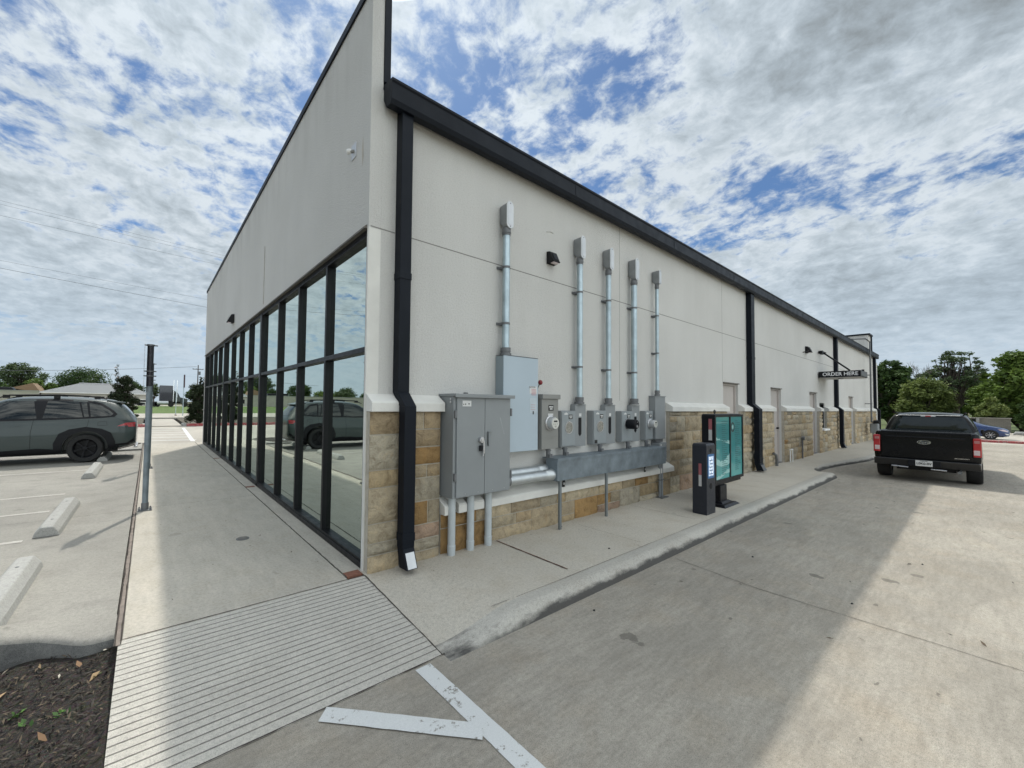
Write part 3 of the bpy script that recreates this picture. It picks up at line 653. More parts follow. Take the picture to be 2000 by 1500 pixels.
# roof and gutter
MB().box(.21,BL_+.2,.15,FY,4.70,4.80).build('roof',simple('roof_membrane',(.35,.35,.34),.9,obj=False),bld)
gt=MB(); gx0=.135
gt.prism([(-.0,4.67),(-.06,4.565),(-.15,4.555),(-.172,4.60),(-.172,4.76),(-.185,4.775),(-.185,4.80),(.0,4.83),(.16,4.86),(.16,4.79),(-.0,4.79)],'x',gx0,BL_+.05)
gt.build('gutter',MAT['darkmetal'],bld,bevel=.002)
gs=MB()
for x in np.arange(3.1,BL_,3.05): MB().box(x-.02,x+.02,-.176,-.168,4.61,4.755).build('gutter_seam',MAT['darkmetal'],bld)
# far raised end wall
fe=MB(); fe.box(BL_-.02,BL_+1.0,.25,FY,4.5,6.02); fe.box(BL_-.5,BL_+1.3,-.0,.0-.001,1,1.001)
fe.build('rear_parapet',MAT['stucco'],bld)
MB().box(BL_-.08,BL_+1.08,.16,FY+.1,6.022,6.11).box(BL_+.90,BL_+1.06,.19,.245,4.6,6.02).build('coping',MAT['darkmetal'],bld)
MB().box(BL_,BL_+.9,.0,TH,-.3,4.4).build('rear_return',MAT['stucco'],bld)
# downspouts
def downspout(x0,x1,zt=4.62):
    w_=x1-x0; d=.115; b=MB()
    b.box(x0,x1,-.003-d,-.003,1.72,zt)
    b.box(x0-.006,x1+.006,-.009-d,-.002,2.86,2.93)
    yb=-.145; 
    b.hexa([(x0,yb-d,1.58),(x1,yb-d,1.58),(x1,yb,1.58),(x0,yb,1.58)],[(x0,-.003-d,1.72),(x1,-.003-d,1.72),(x1,-.003,1.72),(x0,-.003,1.72)])
    b.box(x0,x1,yb-d,yb,.22,1.58); b.box(x0-.005,x1+.005,yb-d-.005,yb+.004,.28,.36)
    b.hexa([(x0+.004,yb-d-.075,.04),(x1-.004,yb-d-.075,.04),(x1-.004,yb-.045,.03),(x0+.004,yb-.045,.03)],[(x0+.002,yb-d,.22),(x1-.002,yb-d,.22),(x1-.002,yb,.22),(x0+.002,yb,.22)])
    o=b.build('downspout',MAT['darkmetal'],bld,bevel=.003)
    MB().poly([(x0+.016,yb-d-.079,.05),(x1-.016,yb-d-.079,.05),(x1-.016,yb-d-.02,.185),(x0+.016,yb-d-.02,.185)],[(0,1,2,3)]).build('outlet',MAT['cover'] if x0<1 else MAT['castgrey'],o)
downspout(.292,.420); downspout(10.53,10.78); downspout(20.83,21.05); downspout(31.16,31.36)
# stone wainscot
OR_=[PY(*q,-.11) for q in ((836,877),(832,992),(903,1010),(903,1050),(1110,980),(1160,972),(1253,940),(1328,878),(1538,866))]
def stonewall(name,x0,x1,z0,z1,yf=-.095,seed=0,orange=.06,axis='y',big=1.0):
    rnd=random.Random(seed); b=MB()
    b.box(x0+.004,x1-.004,yf+.030,-.001,z0,z1)
    base=b.build('mortar',MAT['mortar'],None)
    st_=MB(); rects=[]
    z=z0
    while z<z1-.03:
        h=rnd.choice([.17,.20,.23,.30,.34])*big; 
        if z+h>z1-.09: h=z1-z
        x=x0
        while x<x1-.02:
            w_=rnd.uniform(.26,.78)*big
            if x+w_>x1-.14: w_=x1-x
            if h>.26 and rnd.random()<.6:
                k=rnd.uniform(.38,.62); rects.append((x,x+w_,z,z+h*k))
                if w_>.42 and rnd.random()<.5: q=rnd.uniform(.35,.65); rects+=[(x,x+w_*q,z+h*k,z+h),(x+w_*q,x+w_,z+h*k,z+h)]
                else: rects.append((x,x+w_,z+h*k,z+h))
            elif h<.22 and w_>.5 and rnd.random()<.3:
                q=rnd.uniform(.35,.65); rects+=[(x,x+w_*q,z,z+h),(x+w_*q,x+w_,z,z+h)]
            else: rects.append((x,x+w_,z,z+h))
            x+=w_
        z+=h
    pal=[(.42,.345,.24),(.38,.315,.225),(.45,.38,.275),(.35,.30,.22),(.40,.36,.285),(.48,.41,.30),(.37,.29,.19),(.33,.30,.245),(.40,.315,.20)]
    for (a,b_,c,d) in rects:
        g=.007; a+=g;b_-=g;c+=g;d-=g
        if b_-a<.03 or d-c<.03: continue
        r_=rnd.random(); col=rnd.choice(pal); k=rnd.uniform(.84,1.14); col=(col[0]*k*1.07,col[1]*k*1.06,col[2]*k*1.03)
        if any(a<q.x<b_ and c<q.z<d for q in OR_) or r_<orange*.15: col=(.34*k,.215*k,.095*k)
        elif r_>.985: col=(.36*k,.26*k,.19*k)
        nx=max(3,min(9,int((b_-a)/.055))); nz=max(3,min(7,int((d-c)/.05))); ph=rnd.uniform(0,99); v=[]; pr=rnd.uniform(-.006,.008)
        for i in range(nx+1):
            for j in range(nz+1):
                u=i/nx; w2=j/nz; e=min(u,1-u)*(b_-a); e2=min(w2,1-w2)*(d-c); em=min(e,e2)
                yy=yf-pr-.024*noise.noise(((a+u)*4+ph,w2*3+ph,ph))-.009*noise.noise((u*9+ph,w2*7,ph)) 
                if em<1e-6: yy=yf+.022
                jx=(.003*noise.noise((ph,j*2.1,i*1.0))); jz=(.003*noise.noise((ph,i*1.7,j+3.0)))
                inset=0
                v.append((a+(b_-a)*(u if em>1e-6 else u)+jx,yy,c+(d-c)*w2+jz))
        n0=(nz+1); f=[(i*n0+j,(i+1)*n0+j,(i+1)*n0+j+1,i*n0+j+1) for i in range(nx) for j in range(nz)]
        # rim back to the mortar
        ring=[i*n0 for i in range(nx+1)]+[nx*n0+j for j in range(1,nz+1)]+[i*n0+nz for i in range(nx-1,-1,-1)]+[j for j in range(nz-1,0,-1)]
        k0=len(v); v+=[(v[q][0],-.03,v[q][2]) for q in ring]; m_=len(ring)
        f+=[(ring[q],ring[(q+1)%m_],k0+(q+1)%m_,k0+q) for q in range(m_)]
        st_.poly(v,f,col)
    o=st_.build(name,MAT['stone'],bld,attrib=True)
    for p_ in o.data.polygons: p_.use_smooth=True
    try: o.data.set_sharp_from_angle(angle=R(50))
    except Exception: pass
    base.parent=o; base.data.transform(wm(o).inverted())
    return o
SH=1.525
stonewall('stone_wainscot',.012,.355,-.05,SH,seed=4,orange=.0,yf=-.10)
stonewall('stone_wainscot',.357,.845,-.05,SH,seed=14,orange=.0,yf=-.10,big=.8)
stonewall('stone_wainscot',.855,6.13,-.05,.42,seed=11,orange=.10,yf=-.10,big=1.05)
stonewall('stone_wainscot',6.14,DO[0][0],-.05,SH,seed=5,orange=.05)
stonewall('stone_wainscot',DO[0][1],DO[1][0],-.05,SH,seed=6,orange=.02)
stonewall('stone_wainscot',DO[1][1],DO[2][0],-.05,SH,seed=7,orange=.01)
stonewall('stone_wainscot',DO[2][1],WO[0],-.05,SH,seed=8,orange=.01)
stonewall('stone_wainscot',WO[0],WO[1],-.05,.80,seed=18,orange=.0)
stonewall('stone_wainscot',WO[1],DO[3][0],-.05,SH,seed=9,orange=.01)
stonewall('stone_wainscot',DO[3][1],BL_-.55,-.05,SH,seed=10,orange=.02)
# orange and special stones on top of the low wall near the corner
def cap(x0,x1,z,y=-.135,name='wainscot_cap',h=.10):
    b=MB(); b.prism([(y,z),(y,z+h*.85),(y+.012,z+h),(-.001,z+h+.075),(-.001,z)],'x',x0,x1); return b.build(name,MAT['cap'],bld,bevel=.004)
cap(.006,.86,SH); cap(6.12,DO[0][0]+.0,SH); cap(DO[0][1],DO[1][0],SH); cap(DO[1][1],DO[2][0],SH); cap(DO[2][1],WO[0],SH); cap(WO[1],DO[3][0],SH); cap(DO[3][1],BL_-.55,SH)
cap(.86,1.005-.055,.42,y=-.15,h=.10); cap(1.05,1.165,.42,y=-.15,h=.10);cap(1.26,1.42,.42,y=-.15,h=.10);cap(1.53,6.135,.42,y=-.15,h=.09)
MB().box(WO[0]-.04,WO[1]+.04,-.15,-.0,.80,.865).build('window_sill',MAT['stone'],bld,attrib=True,bevel=.006)
# doors
for i,(a,b) in enumerate(DO):
    d=MB().box(a+.05,b-.05,.085,.13,.0,DH-.06).build('door',MAT['door'],bld,bevel=.002); 
    MB().box(a,a+.05,.05,.16,-.05,DH).box(b-.05,b,.05,.16,-.05,DH).box(a+.05,b-.05,.05,.16,DH-.055,DH).build('door_frame',MAT['door'],bld)
    MB().box(a-.01,b+.01,-.03,.05,DH-.012,DH+.012).build('drip_cap',MAT['flash'],bld)
    for zh in (.25,1.1,1.92): MB().box(a+.04,a+.075,.066,.086,zh-.065,zh+.065).build('hinge',MAT['castgrey'],d)
    if i<2:
        h=MB(); h.tube([(b-.13,.086,1.02),(b-.13,.03,1.02)],.028,14); h.tube([(b-.13,.035,1.02),(b-.25,.03,1.02)],.011,8); h.build('handle',MAT['black'],d)
    MB().box(a,b,-.02,.20,-.05,.012).build('threshold',MAT['castgrey'],bld)
# drive-through window
wf=MB(); a,b,z0,z1=WO; wf.box(a,a+.05,.02,.10,z0,z1); wf.box(b-.05,b,.02,.10,z0,z1); wf.box(a+.05,b-.05,.02,.10,z1-.05,z1); wf.box(a+.05,b-.05,.02,.10,z0,z0+.05); wf.box((a+b)/2-.02,(a+b)/2+.02,.03,.09,z0+.05,z1-.05)
wo_=wf.build('window',MAT['frame'],bld); MB().box(a+.05,b-.05,.058,.064,z0+.05,z1-.05).build('pane',MAT['carglass'],wo_)
# ------------------------------------------------------------------ shopfront
GX=.076; TZ=(2.12,2.18); HZ=3.33
def lite(y0,y1,z0,z1,first=False):
    fr=MB(); m_=.026
    fr.box(.022,.096,y0,y0+m_,z0,z1); fr.box(.022,.096,y1-m_,y1,z0,z1); fr.box(.022,.096,y0+m_,y1-m_,z1-m_,z1); fr.box(.022,.096,y0+m_,y1-m_,z0,z0+m_)
    o=fr.build('window',MAT['frame'],bld,bevel=.002)
    MB().box(GX,GX+.008,y0+m_+.0,y1-m_,z0+m_,z1-m_).build('pane',MAT['glass'],o)
sf0=.034; gl=4.745
offs=[0.0,1.19,2.33,3.47]
for g_ in range(3):
    gy=sf0+g_*gl; 
    ys=[gy+(.08 if g_ else .03)]+[gy+o_ for o_ in offs[1:]]+[gy+gl-(.04 if g_<2 else .08)]
    MB().box(.012,.145,gy-(.04 if g_ else 0),ys[0],.0,HZ).build('mullion',MAT['frame'],bld,bevel=.002)
    for i in range(4):
        lite(ys[i],ys[i+1],.06,TZ[0]+.02); lite(ys[i],ys[i+1],TZ[0]+.02,HZ-.03)
MB().box(.012,.145,FY-.16,FY-.085,.0,HZ).build('mullion',MAT['frame'],bld)
MB().box(.012,.148,.06,FY-.08,.0,.06).build('sill',MAT['frame'],bld,bevel=.003)
MB().box(.016,.148,.06,FY-.08,HZ-.03,HZ+.009).build('head_rail',MAT['frame'],bld)
hd=MB(); hd.prism([(-.035,3.325),(-.035,3.345),(.0,3.375),(.02,3.375),(.02,3.335),(-.02,3.335)],'y',.035,FY-.02); hd.build('drip_flashing',MAT['flash'],bld,bevel=.002)
# interior shell seen dimly through the glazing
it=MB(); it.box(.16,9,.3,FY-.3,-.30,-.01); it.box(8.9,9,.3,FY-.3,0,4.2); it.box(.16,9,.24,.3,0,4.2); it.box(.16,9,FY-.3,FY-.24,0,4.2); it.box(.16,9,.3,FY-.3,4.2,4.3)
it.build('interior_shell',MAT['interior'],bld)
for (x,y,s,h,l) in ((.50,.62,.19,.30,'small pale carton on the floor inside the corner window, nearest the glass'),(.62,1.02,.22,.22,'low pale carton on the floor inside the corner window'),(.86,.72,.26,.42,'tall pale carton behind the others inside the corner window')):
    t=thing('carton',l,'carton',(x,y,-.01),.3,'cartons stored inside the corner window')
    MB().box(-s/2,s/2,-s/2,s/2,0,h).build('box',MAT['white'],t,bevel=.004,world=False); MB().box(-s/2-.001,s/2+.001,-.02,.02,h*.5,h+.002).build('tape',MAT['tangrey'],t,world=False)
# ================================================================== WALL EQUIPMENT
def sticker(parent,name,x,y,z,w,h,mat,axis='-y',th=.0015):
    return MB().box(x-w/2,x+w/2,y-th,y,z-h/2,z+h/2).build(name,mat,parent)
MAT['label']=simple('printed_label',(.62,.62,.61),.6,var=.04); MAT['plate']=simple('black_nameplate',(.015,.015,.015),.4)
MAT['pink']=simple('red_print',(.50,.22,.24),.6); MAT['ink']=simple('black_ink',(.03,.03,.03),.6)
WALLTEXT=lambda x,y,z: plane_mtx((x,y,z),(1,0,0),(0,0,1))
def nameplate(parent,x,y,z,w=.10,h=.07,lines=('SPEEDWAY','SUITE 1')):
    p=sticker(parent,'nameplate',x,y,z,w,h,MAT['plate'],th=.003)
    b=MB()
    for k,ww in enumerate((.80,.58)):
        zz_=z+h*(.17-.36*k); n=7 if k==0 else 5
        for i in range(n):
            xx=x-w*ww/2+w*ww*(i+.1)/n; b.box(xx,xx+w*ww/n*.72,y-.0045,y-.003,zz_-h*.11,zz_+h*.11)
    b.build('lettering',MAT['white'],p); return p
def hubs(b,x,y,z,r):
    b.tube([(x,y,z),(x,y,z+.05)],r*1.28,20); b.tube([(x,y,z+.05),(x,y,z+.062)],r*1.42,20); b.tube([(x,y,z+.062),(x,y,z+.085)],r*1.22,20)
# --- big double-door cabinet
t=thing('electrical_cabinet','large dark grey double door electrical cabinet with locked latch, nearest the building corner','electrical cabinet',(1.29,0,.615))
x0,x1,d,z0,z1=.876,1.704,.258,.615,1.69
MB().box(x0,x1,-d,-.004,z0,z1).build('body',MAT['greybox'],t,bevel=.003)
MB().box(x0-.012,x1+.035,-d-.055,-.002,z1+.001,z1+.028).prism([(-d-.055,z1-.012),(-d-.055,z1+.001),(-d-.047,z1+.001),(-d-.047,z1-.012)],'x',x0-.012,x1+.035).build('lid',MAT['greybox'],t,bevel=.002)
xm=1.302
for (a,b,nm) in ((x0+.035,xm-.003,0),(xm+.003,x1-.008,1)):
    dd=MB().box(a,b,-d-.020,-d-.003,z0+.012,z1-.012).build('door',MAT['greybox'],t,bevel=.002)
    if nm==0:
        for zh in (.84,1.50): MB().box(a-.03,a-.002,-d-.026,-d-.001,zh-.04,zh+.04).build('hinge',MAT['castgrey'],dd,bevel=.002)
        sticker(dd,'label',a+.13,-d-.0202,z1-.075,.12,.062,MAT['label'])
        k=MB(); k.box(a+.105,a+.116,-d-.0235,-d-.022,z1-.09,z1-.075); k.box(a+.15,a+.165,-d-.0235,-d-.022,z1-.085,z1-.072); k.box(a+.08,a+.09,-d-.0235,-d-.022,z1-.09,z1-.078); k.build('print',MAT['ink'],dd)
        h=MB(); h.tube([(a+.325,-d-.02,1.22),(a+.325,-d-.055,1.22)],.032,20); h.tube([(a+.325,-d-.055,1.22),(a+.325,-d-.062,1.22)],.02,16); h.build('latch_knob',MAT['alloy'],dd,bevel=.003)
        h=MB(); h.box(a+.343,a+.362,-d-.055,-d-.022,1.07,1.215); h.tube([(a+.352,-d-.04,1.08),(a+.352,-d-.04,1.04)],.008,8); h.build('handle',MAT['alloy'],dd,bevel=.004)
        MB().box(a+.30,a+.335,-d-.05,-d-.03,1.10,1.16).build('padlock',MAT['black'],dd,bevel=.004)
    else:
        h=MB(); h.box(a+.035,a+.085,-d-.05,-d-.02,1.30,1.308); h.box(a+.035,a+.075,-d-.028,-d-.021,1.15,1.30); h.box(a+.035,a+.041,-d-.05,-d-.021,1.15,1.30); h.build('pull',MAT['greybox'],dd)
        for zh in (.80,1.52): MB().box(b+.001,b+.022,-d-.03,-d-.004,zh-.045,zh+.045).build('hinge',MAT['castgrey'],dd,bevel=.002)
        MB().poly([(a+.22,-d-.0212,1.46),(a+.232,-d-.0212,1.46),(a+.30,-d-.0212,1.27),(a+.288,-d-.0212,1.265)],[(0,1,2,3)]).build('scuff',simple('scuff',(.30,.315,.32),.6),dd)
    for q in (.12,.30):
        MB().tube([(a+q,-d-.0195,z0+.04),(a+q,-d-.024,z0+.04)],.004,8).build('screw',MAT['alloy'],dd)
eh=MB(); eh.box(x0+.02,x0+.06,-d-.0,-d+.0,0,0); 
for zz_ in (0,):
    b=MB(); b.prism(circ(-.215,z1-.06,.013,n=14),'x',x0-.010,x0-.001); b.prism(circ(-.215,z1-.028,.013,n=14),'x',x0-.010,x0-.001); b.build('hasp',MAT['alloy'],t)
b=MB(); b.box(x0+.27,x0+.31,-.12,-.08,z1+.028,z1+.05); b.build('bolt_cap',MAT['castgrey'],t,bevel=.004)
# --- pvc risers below the cabinet
for i,(x,l) in enumerate(((.948,'leftmost pale grey plastic conduit under the big cabinet, nearest the corner'),(1.21,'middle pale grey plastic conduit under the big cabinet'),(1.475,'rightmost pale grey plastic conduit under the big cabinet'))):
    t=thing('underground_conduit',l,'conduit',(x,-.155,0),0,'plastic conduits under the big cabinet')
    MB().tube([(x,-.155,-.05),(x,-.155,.613)],.041,20).build('pipe',MAT['pvc'],t,smooth=40)
    MB().tube([(x,-.155,-.05),(x,-.155,.10),(x,-.155,.104)],[.041,.0455,.0415],20).build('coupling',MAT['pvc'],t,smooth=40)
# --- tall pale disconnect
t=thing('disconnect_switch','tall pale blue grey disconnect switch cabinet with a red lever on its side','switch cabinet',(2.02,0,1.03))
x0,x1,d,z0,z1=1.712,2.322,.150,1.032,2.205
MB().box(x0,x1,-d+.016,-.004,z0+.004,z1-.004).build('body',simple('blue_grey_side',(.235,.28,.30),.5,var=.04,obj=False),t,bevel=.003)
dr=MB().box(x0-.004,x1+.004,-d,-d+.013,z0,z1).build('door',MAT['bluebox'],t,bevel=.003)
MB().box(x0+.0,x1+.0,-d-.004,-.006,z1+.001,z1+.008).build('top_seam',MAT['castgrey'],t)
lb=sticker(dr,'warning_label',2.235,-d-.0002,1.80,.135,.095,MAT['label']); sticker(dr,'warning_label',2.235,-d-.0002,1.60,.125,.19,simple('pale_print',(.47,.53,.57),.6))
text_mesh('maker_name','EATON',.034,MAT['ink'],lb,WALLTEXT(2.215,-d-.003,1.835),.0003)
b=MB()
for k in range(5): b.box(2.20,2.285,-d-.003,-d-.002,1.735+k*.017,1.742+k*.017)
for k in range(3): b.box(2.19,2.27,-d-.003,-d-.002,1.55+k*.03,1.554+k*.03)
b.build('print',MAT['pink'],lb)
MB().box(2.225,2.245,-d-.003,-d-.002,1.49,1.53).build('symbol',MAT['ink'],lb)
sw=MB(); sw.box(x1+.006,x1+.038,-.12,-.07,1.62,1.86); sw.build('lever_bracket',MAT['castgrey'],t,bevel=.004)
lv=MB(); lv.tube([(x1+.03,-.10,1.80),(x1+.065,-.125,1.885)],.008,8); l_=lv.build('lever',MAT['castgrey'],t)
bm=bmesh.new(); bmesh.ops.create_uvsphere(bm,u_segments=16,v_segments=10,radius=.030); me=bpy.data.meshes.new('knob'); bm.to_mesh(me); bm.free(); me.materials.append(MAT['red']); me.transform(Matrix.Translation((x1+.072,-.13,1.905))@Matrix.Diagonal((1,1,1.1,1)))
k=bpy.data.objects.new('knob',me); COL.objects.link(k); k.parent=l_; me.transform(wm(l_).inverted()); [setattr(p_,'use_smooth',True) for p_ in me.polygons]
# --- first meter (tan grey with cap)
def dome(parent,x,y,z,r,depth,face='glassy'):
    b=MB(); b.tube([(x,y,z),(x,y-.012,z),(x,y-.018,z)],[r*1.12,r*1.12,r*1.02],28); o=b.build('ring',MAT['alloy'],parent,smooth=40)
    b=MB(); b.tube([(x,y-.015,z),(x,y-depth,z),(x,y-depth-.006,z)],[r*.98,r*.90,r*.84],28); c=b.build('meter',simple('meter_shell',(.42,.43,.43),.18,metal=.2,coat=.8,var=.05),parent,smooth=40)
    MB().tube([(x,y-depth-.0065,z),(x,y-depth-.008,z)],r*.80,28).build('dial',simple('dial_face',(.60,.60,.55),.45,coat=.5,var=.04),c)
    k=MB(); yy=y-depth-.009
    k.box(x-r*.40,x+r*.40,yy-.001,yy,z+r*.18,z+r*.42); 
    for q in (-.42,-.05,.35): k.box(x+r*q-r*.10,x+r*q+r*.10,yy-.001,yy,z-r*.14,z-r*.06)
    k.box(x-r*.25,x+r*.25,yy-.001,yy,z-r*.42,z-r*.38); k.box(x-r*.15,x+r*.15,yy-.001,yy,z-r*.56,z-r*.50)
    k.build('digits',MAT['ink'],c); return c
x0,x1,d,z0,z1=2.375,2.706,.175,1.035,1.69
t=thing('electric_meter','tan grey meter box with overhanging cap, left end of the meter row','electric meter',(2.54,0,1.035))
MB().box(x0,x1,-d,-.004,z0,z1).build('body',MAT['tangrey'],t,bevel=.004)
MB().box(x0-.006,x1+.022,-d-.022,-.003,z1+.001,z1+.062).build('cap',MAT['tangrey'],t,bevel=.004)
b=MB(); 
for zz_ in (1.175,1.20): b.box(x0+.015,(x0+x1)/2-.012,-d-.004,-d,zz_-.004,zz_+.004); b.box((x0+x1)/2+.012,x1-.012,-d-.004,-d,zz_-.004,zz_+.004)
b.build('embossed_rib',MAT['tangrey'],t)
nameplate(t,2.555,-d,1.575,.10,.075); sticker(t,'label',2.55,-d,1.485,.10,.028,MAT['label'])
dome(t,2.535,-d,1.375,.088,.085)
def nipple(parent,x,z0,z1,y=-.12):
    b=MB(); b.tube([(x,y,z0),(x,y,z1)],.030,14); b.tube([(x,y,z1-.03),(x,y,z1-.012)],.038,8); b.box(x-.028,x+.03,y-.045,y-.02,z0,z0+.05); b.build('conduit_nipple',MAT['castgrey'],parent)
nipple(t,2.56,.916,1.034,-.13)
# --- meter sockets with breaker boxes
def socket(name,label,x0,xs1,xb0,xb1,dS,dB,zt,open_,cat='meter socket',btall=1.617,lever=True,nip=None):
    t=thing(name,label,cat,((x0+xb1)/2,0,1.03))
    MB().box(x0,xs1,-dS,-.004,1.03,zt).build('socket_box',MAT['greybox'],t,bevel=.004)
    MB().box(x0+.012,xs1-.012,-dS-.010,-dS-.0005,1.045,zt-.012).build('socket_cover',simple('socket_cover_grey',(.255,.28,.29),.45,var=.04,obj=False),t,bevel=.003)
    dep_=-dS-.010; xc=(x0+xs1)/2+.005
    MB().box(xb0,xb1,-dB,-.004,1.024,btall).build('breaker_box',MAT['greybox'],t,bevel=.004)
    MB().box(xb0+.01,xb1-.01,-dB-.01,-.002,btall+.001,btall+.014).build('breaker_lid',MAT['greybox'],t,bevel=.003)
    nameplate(t,xc+.035,dep_,zt-.085,.085,.062)
    b=MB(); b.box(xc-.105,xc-.03,dep_-.0015,dep_,zt-.055,zt-.035); b.box(xc-.075,xc-.055,dep_-.0015,dep_,zt-.036,zt-.024); b.build('label',MAT['label'],t)
    if open_=='open':
        b=MB(); b.tube([(xc,dep_+.001,1.30),(xc,dep_-.006,1.30)],.088,28); b.build('ring',MAT['alloy'],t)
        MB().tube([(xc,dep_-.0065,1.30),(xc,dep_-.0075,1.30)],.076,28).build('blank_cover',simple('dusty_clear_cover',(.21,.205,.18),.3,var=.35,scale=22,coat=.6),t)
    elif open_=='dome': dome(t,xc+.01,dep_,1.31,.075,.10)
    elif open_=='can':
        MB().tube([(xc,dep_+.001,1.32),(xc,dep_-.008,1.32)],.090,28).build('ring',MAT['alloy'],t)
        c=MB().tube([(xc,dep_-.008,1.32),(xc,dep_-.15,1.32),(xc,dep_-.16,1.32)],[.080,.078,.070],24).build('black_cover',MAT['black'],t,smooth=40)
        MB().tube([(xc,dep_-.161,1.29),(xc,dep_-.166,1.29)],.022,14).tube([(xc+.01,dep_-.161,1.355),(xc+.01,dep_-.164,1.355)],.008,10).build('seal',MAT['alloy'],c)
    if lever:
        xb=(xb0+xb1)/2-.02
        sticker(t,'breaker_label',xb+.01,-dB,1.475,.055,.045,MAT['label'])
        b=MB(); b.prism([(xb-.032,1.20),(xb,1.17),(xb+.032,1.20),(xb+.032,1.435),(xb-.032,1.435)],'y',-dB-.006,-dB-.0005); b.build('breaker_window',MAT['black'],t)
    if nip: nipple(t,nip,.916,1.03,-.10)
    return t
socket('meter_socket','open meter socket with dusty round cover, second unit in the meter row',2.86,3.185,3.195,3.45,.100,.092,1.535,'open',nip=2.95)
socket('meter_socket','open meter socket with a small black tag low on its face, third unit',3.607,3.945,3.955,4.228,.106,.096,1.538,'open',nip=3.80)
sticker([o for o in bpy.data.objects if o.name.startswith('meter_socket')][-1],'tag',3.67,-.117,1.075,.07,.05,MAT['plate'])
socket('meter_socket','meter socket with a projecting black drum shaped cover, fourth in the meter row',4.396,4.735,4.745,4.99,.100,.092,1.53,'can',nip=4.60)
socket('electric_meter','small grey meter box with round electric meter beside the tallest breaker box',5.165,5.43,5.44,5.45,.095,.05,1.535,'dome',cat='electric meter',btall=1.5,lever=False,nip=5.20)
t=thing('breaker_box','tall narrow grey box at the right end of the meter row under the thinnest pipe','breaker box',(5.67,0,1.024))
MB().box(5.49,5.855,-.118,-.004,1.03,1.79).build('body',MAT['greybox'],t,bevel=.004)
MB().box(5.48,5.865,-.13,-.002,1.791,1.803).build('lid',MAT['greybox'],t,bevel=.003)
MB().box(5.56,5.80,-.10,-.01,.975,1.029).build('bottom_fitting',MAT['castgrey'],t)
t=thing('disconnect_box','small grey disconnect box with screws just past the end of the trough','switch box',(5.67,0,.63))
MB().box(5.545,5.815,-.162,-.004,.632,.965).build('body',MAT['greybox'],t,bevel=.005)
sticker(t,'label',5.60,-.162,.93,.03,.03,MAT['label'])
b=MB(); [b.tube([(xx,-.162,zz_),(xx,-.167,zz_)],.007,10) for xx,zz_ in ((5.79,.93),(5.79,.80),(5.79,.67))]; b.build('screw',MAT['alloy'],t)
for xx in (5.60,5.68): MB().tube([(xx,-.135,.0),(xx,-.135,.631)],.020,14).build('pipe',MAT['greybox'],t,smooth=40)
MB().box(5.52,5.76,-.22,-.10,.0,.012).build('base_plate',MAT['castgrey'],t)
MB().box(5.57,5.71,-.16,-.112,.30,.315).build('strap',MAT['castgrey'],t)
# --- wireway trough
t=thing('wiring_trough','long weathered galvanised trough running under the whole row of meters','wiring trough',(3.88,0,.626))
MB().box(2.55,5.50,-.290,-.10,.628,.905).build('body',MAT['galv'],t,bevel=.003)
MB().box(2.545,5.505,-.300,-.04,.906,.918).box(2.545,5.505,-.300,-.293,.885,.906).build('lid',MAT['galv'],t,bevel=.002)
for x in (2.86,5.05):
    b=MB(); b.box(x-.025,x+.025,-.155,-.148,.50,.627); b.build('bracket',MAT['blackmatt'],t); MB().box(x-.010,x+.010,-.158,-.1555,.53,.56).build('bracket_slot',MAT['label'],t)
for x in (2.62,3.69):
    b=MB(); b.box(x-.020,x+.020,-.288,-.284,.0,.628); b.box(x-.020,x-.016,-.284,-.262,.0,.628); b.box(x+.016,x+.020,-.284,-.262,.0,.628); b.build('leg',simple('strut_grey',(.19,.21,.215),.5,metal=.4,obj=False),t)
# --- big bright pipes from the cabinet to the trough
t=thing('feeder_conduit','pair of thick bright metal pipes joining the big cabinet to the trough','conduit',(2.12,-.17,.70))
MB().tube([(1.70,-.195,.705),(2.54,-.195,.705)],.062,24).build('pipe',MAT['emt'],t,smooth=40)
MB().tube([(1.70,-.072,.755),(2.54,-.072,.755)],.062,24).build('pipe',MAT['emt'],t,smooth=40)
for yy,zz_ in ((-.195,.705),(-.072,.755)):
    MB().tube([(2.40,yy,zz_),(2.41,yy,zz_),(2.50,yy,zz_),(2.51,yy,zz_),(2.549,yy,zz_)],[.063,.069,.069,.074,.074],24).build('connector',MAT['emt'],t,smooth=40)
    MB().tube([(1.705,yy,zz_),(1.745,yy,zz_)],.070,24).build('locknut',MAT['castgrey'],t,smooth=40)
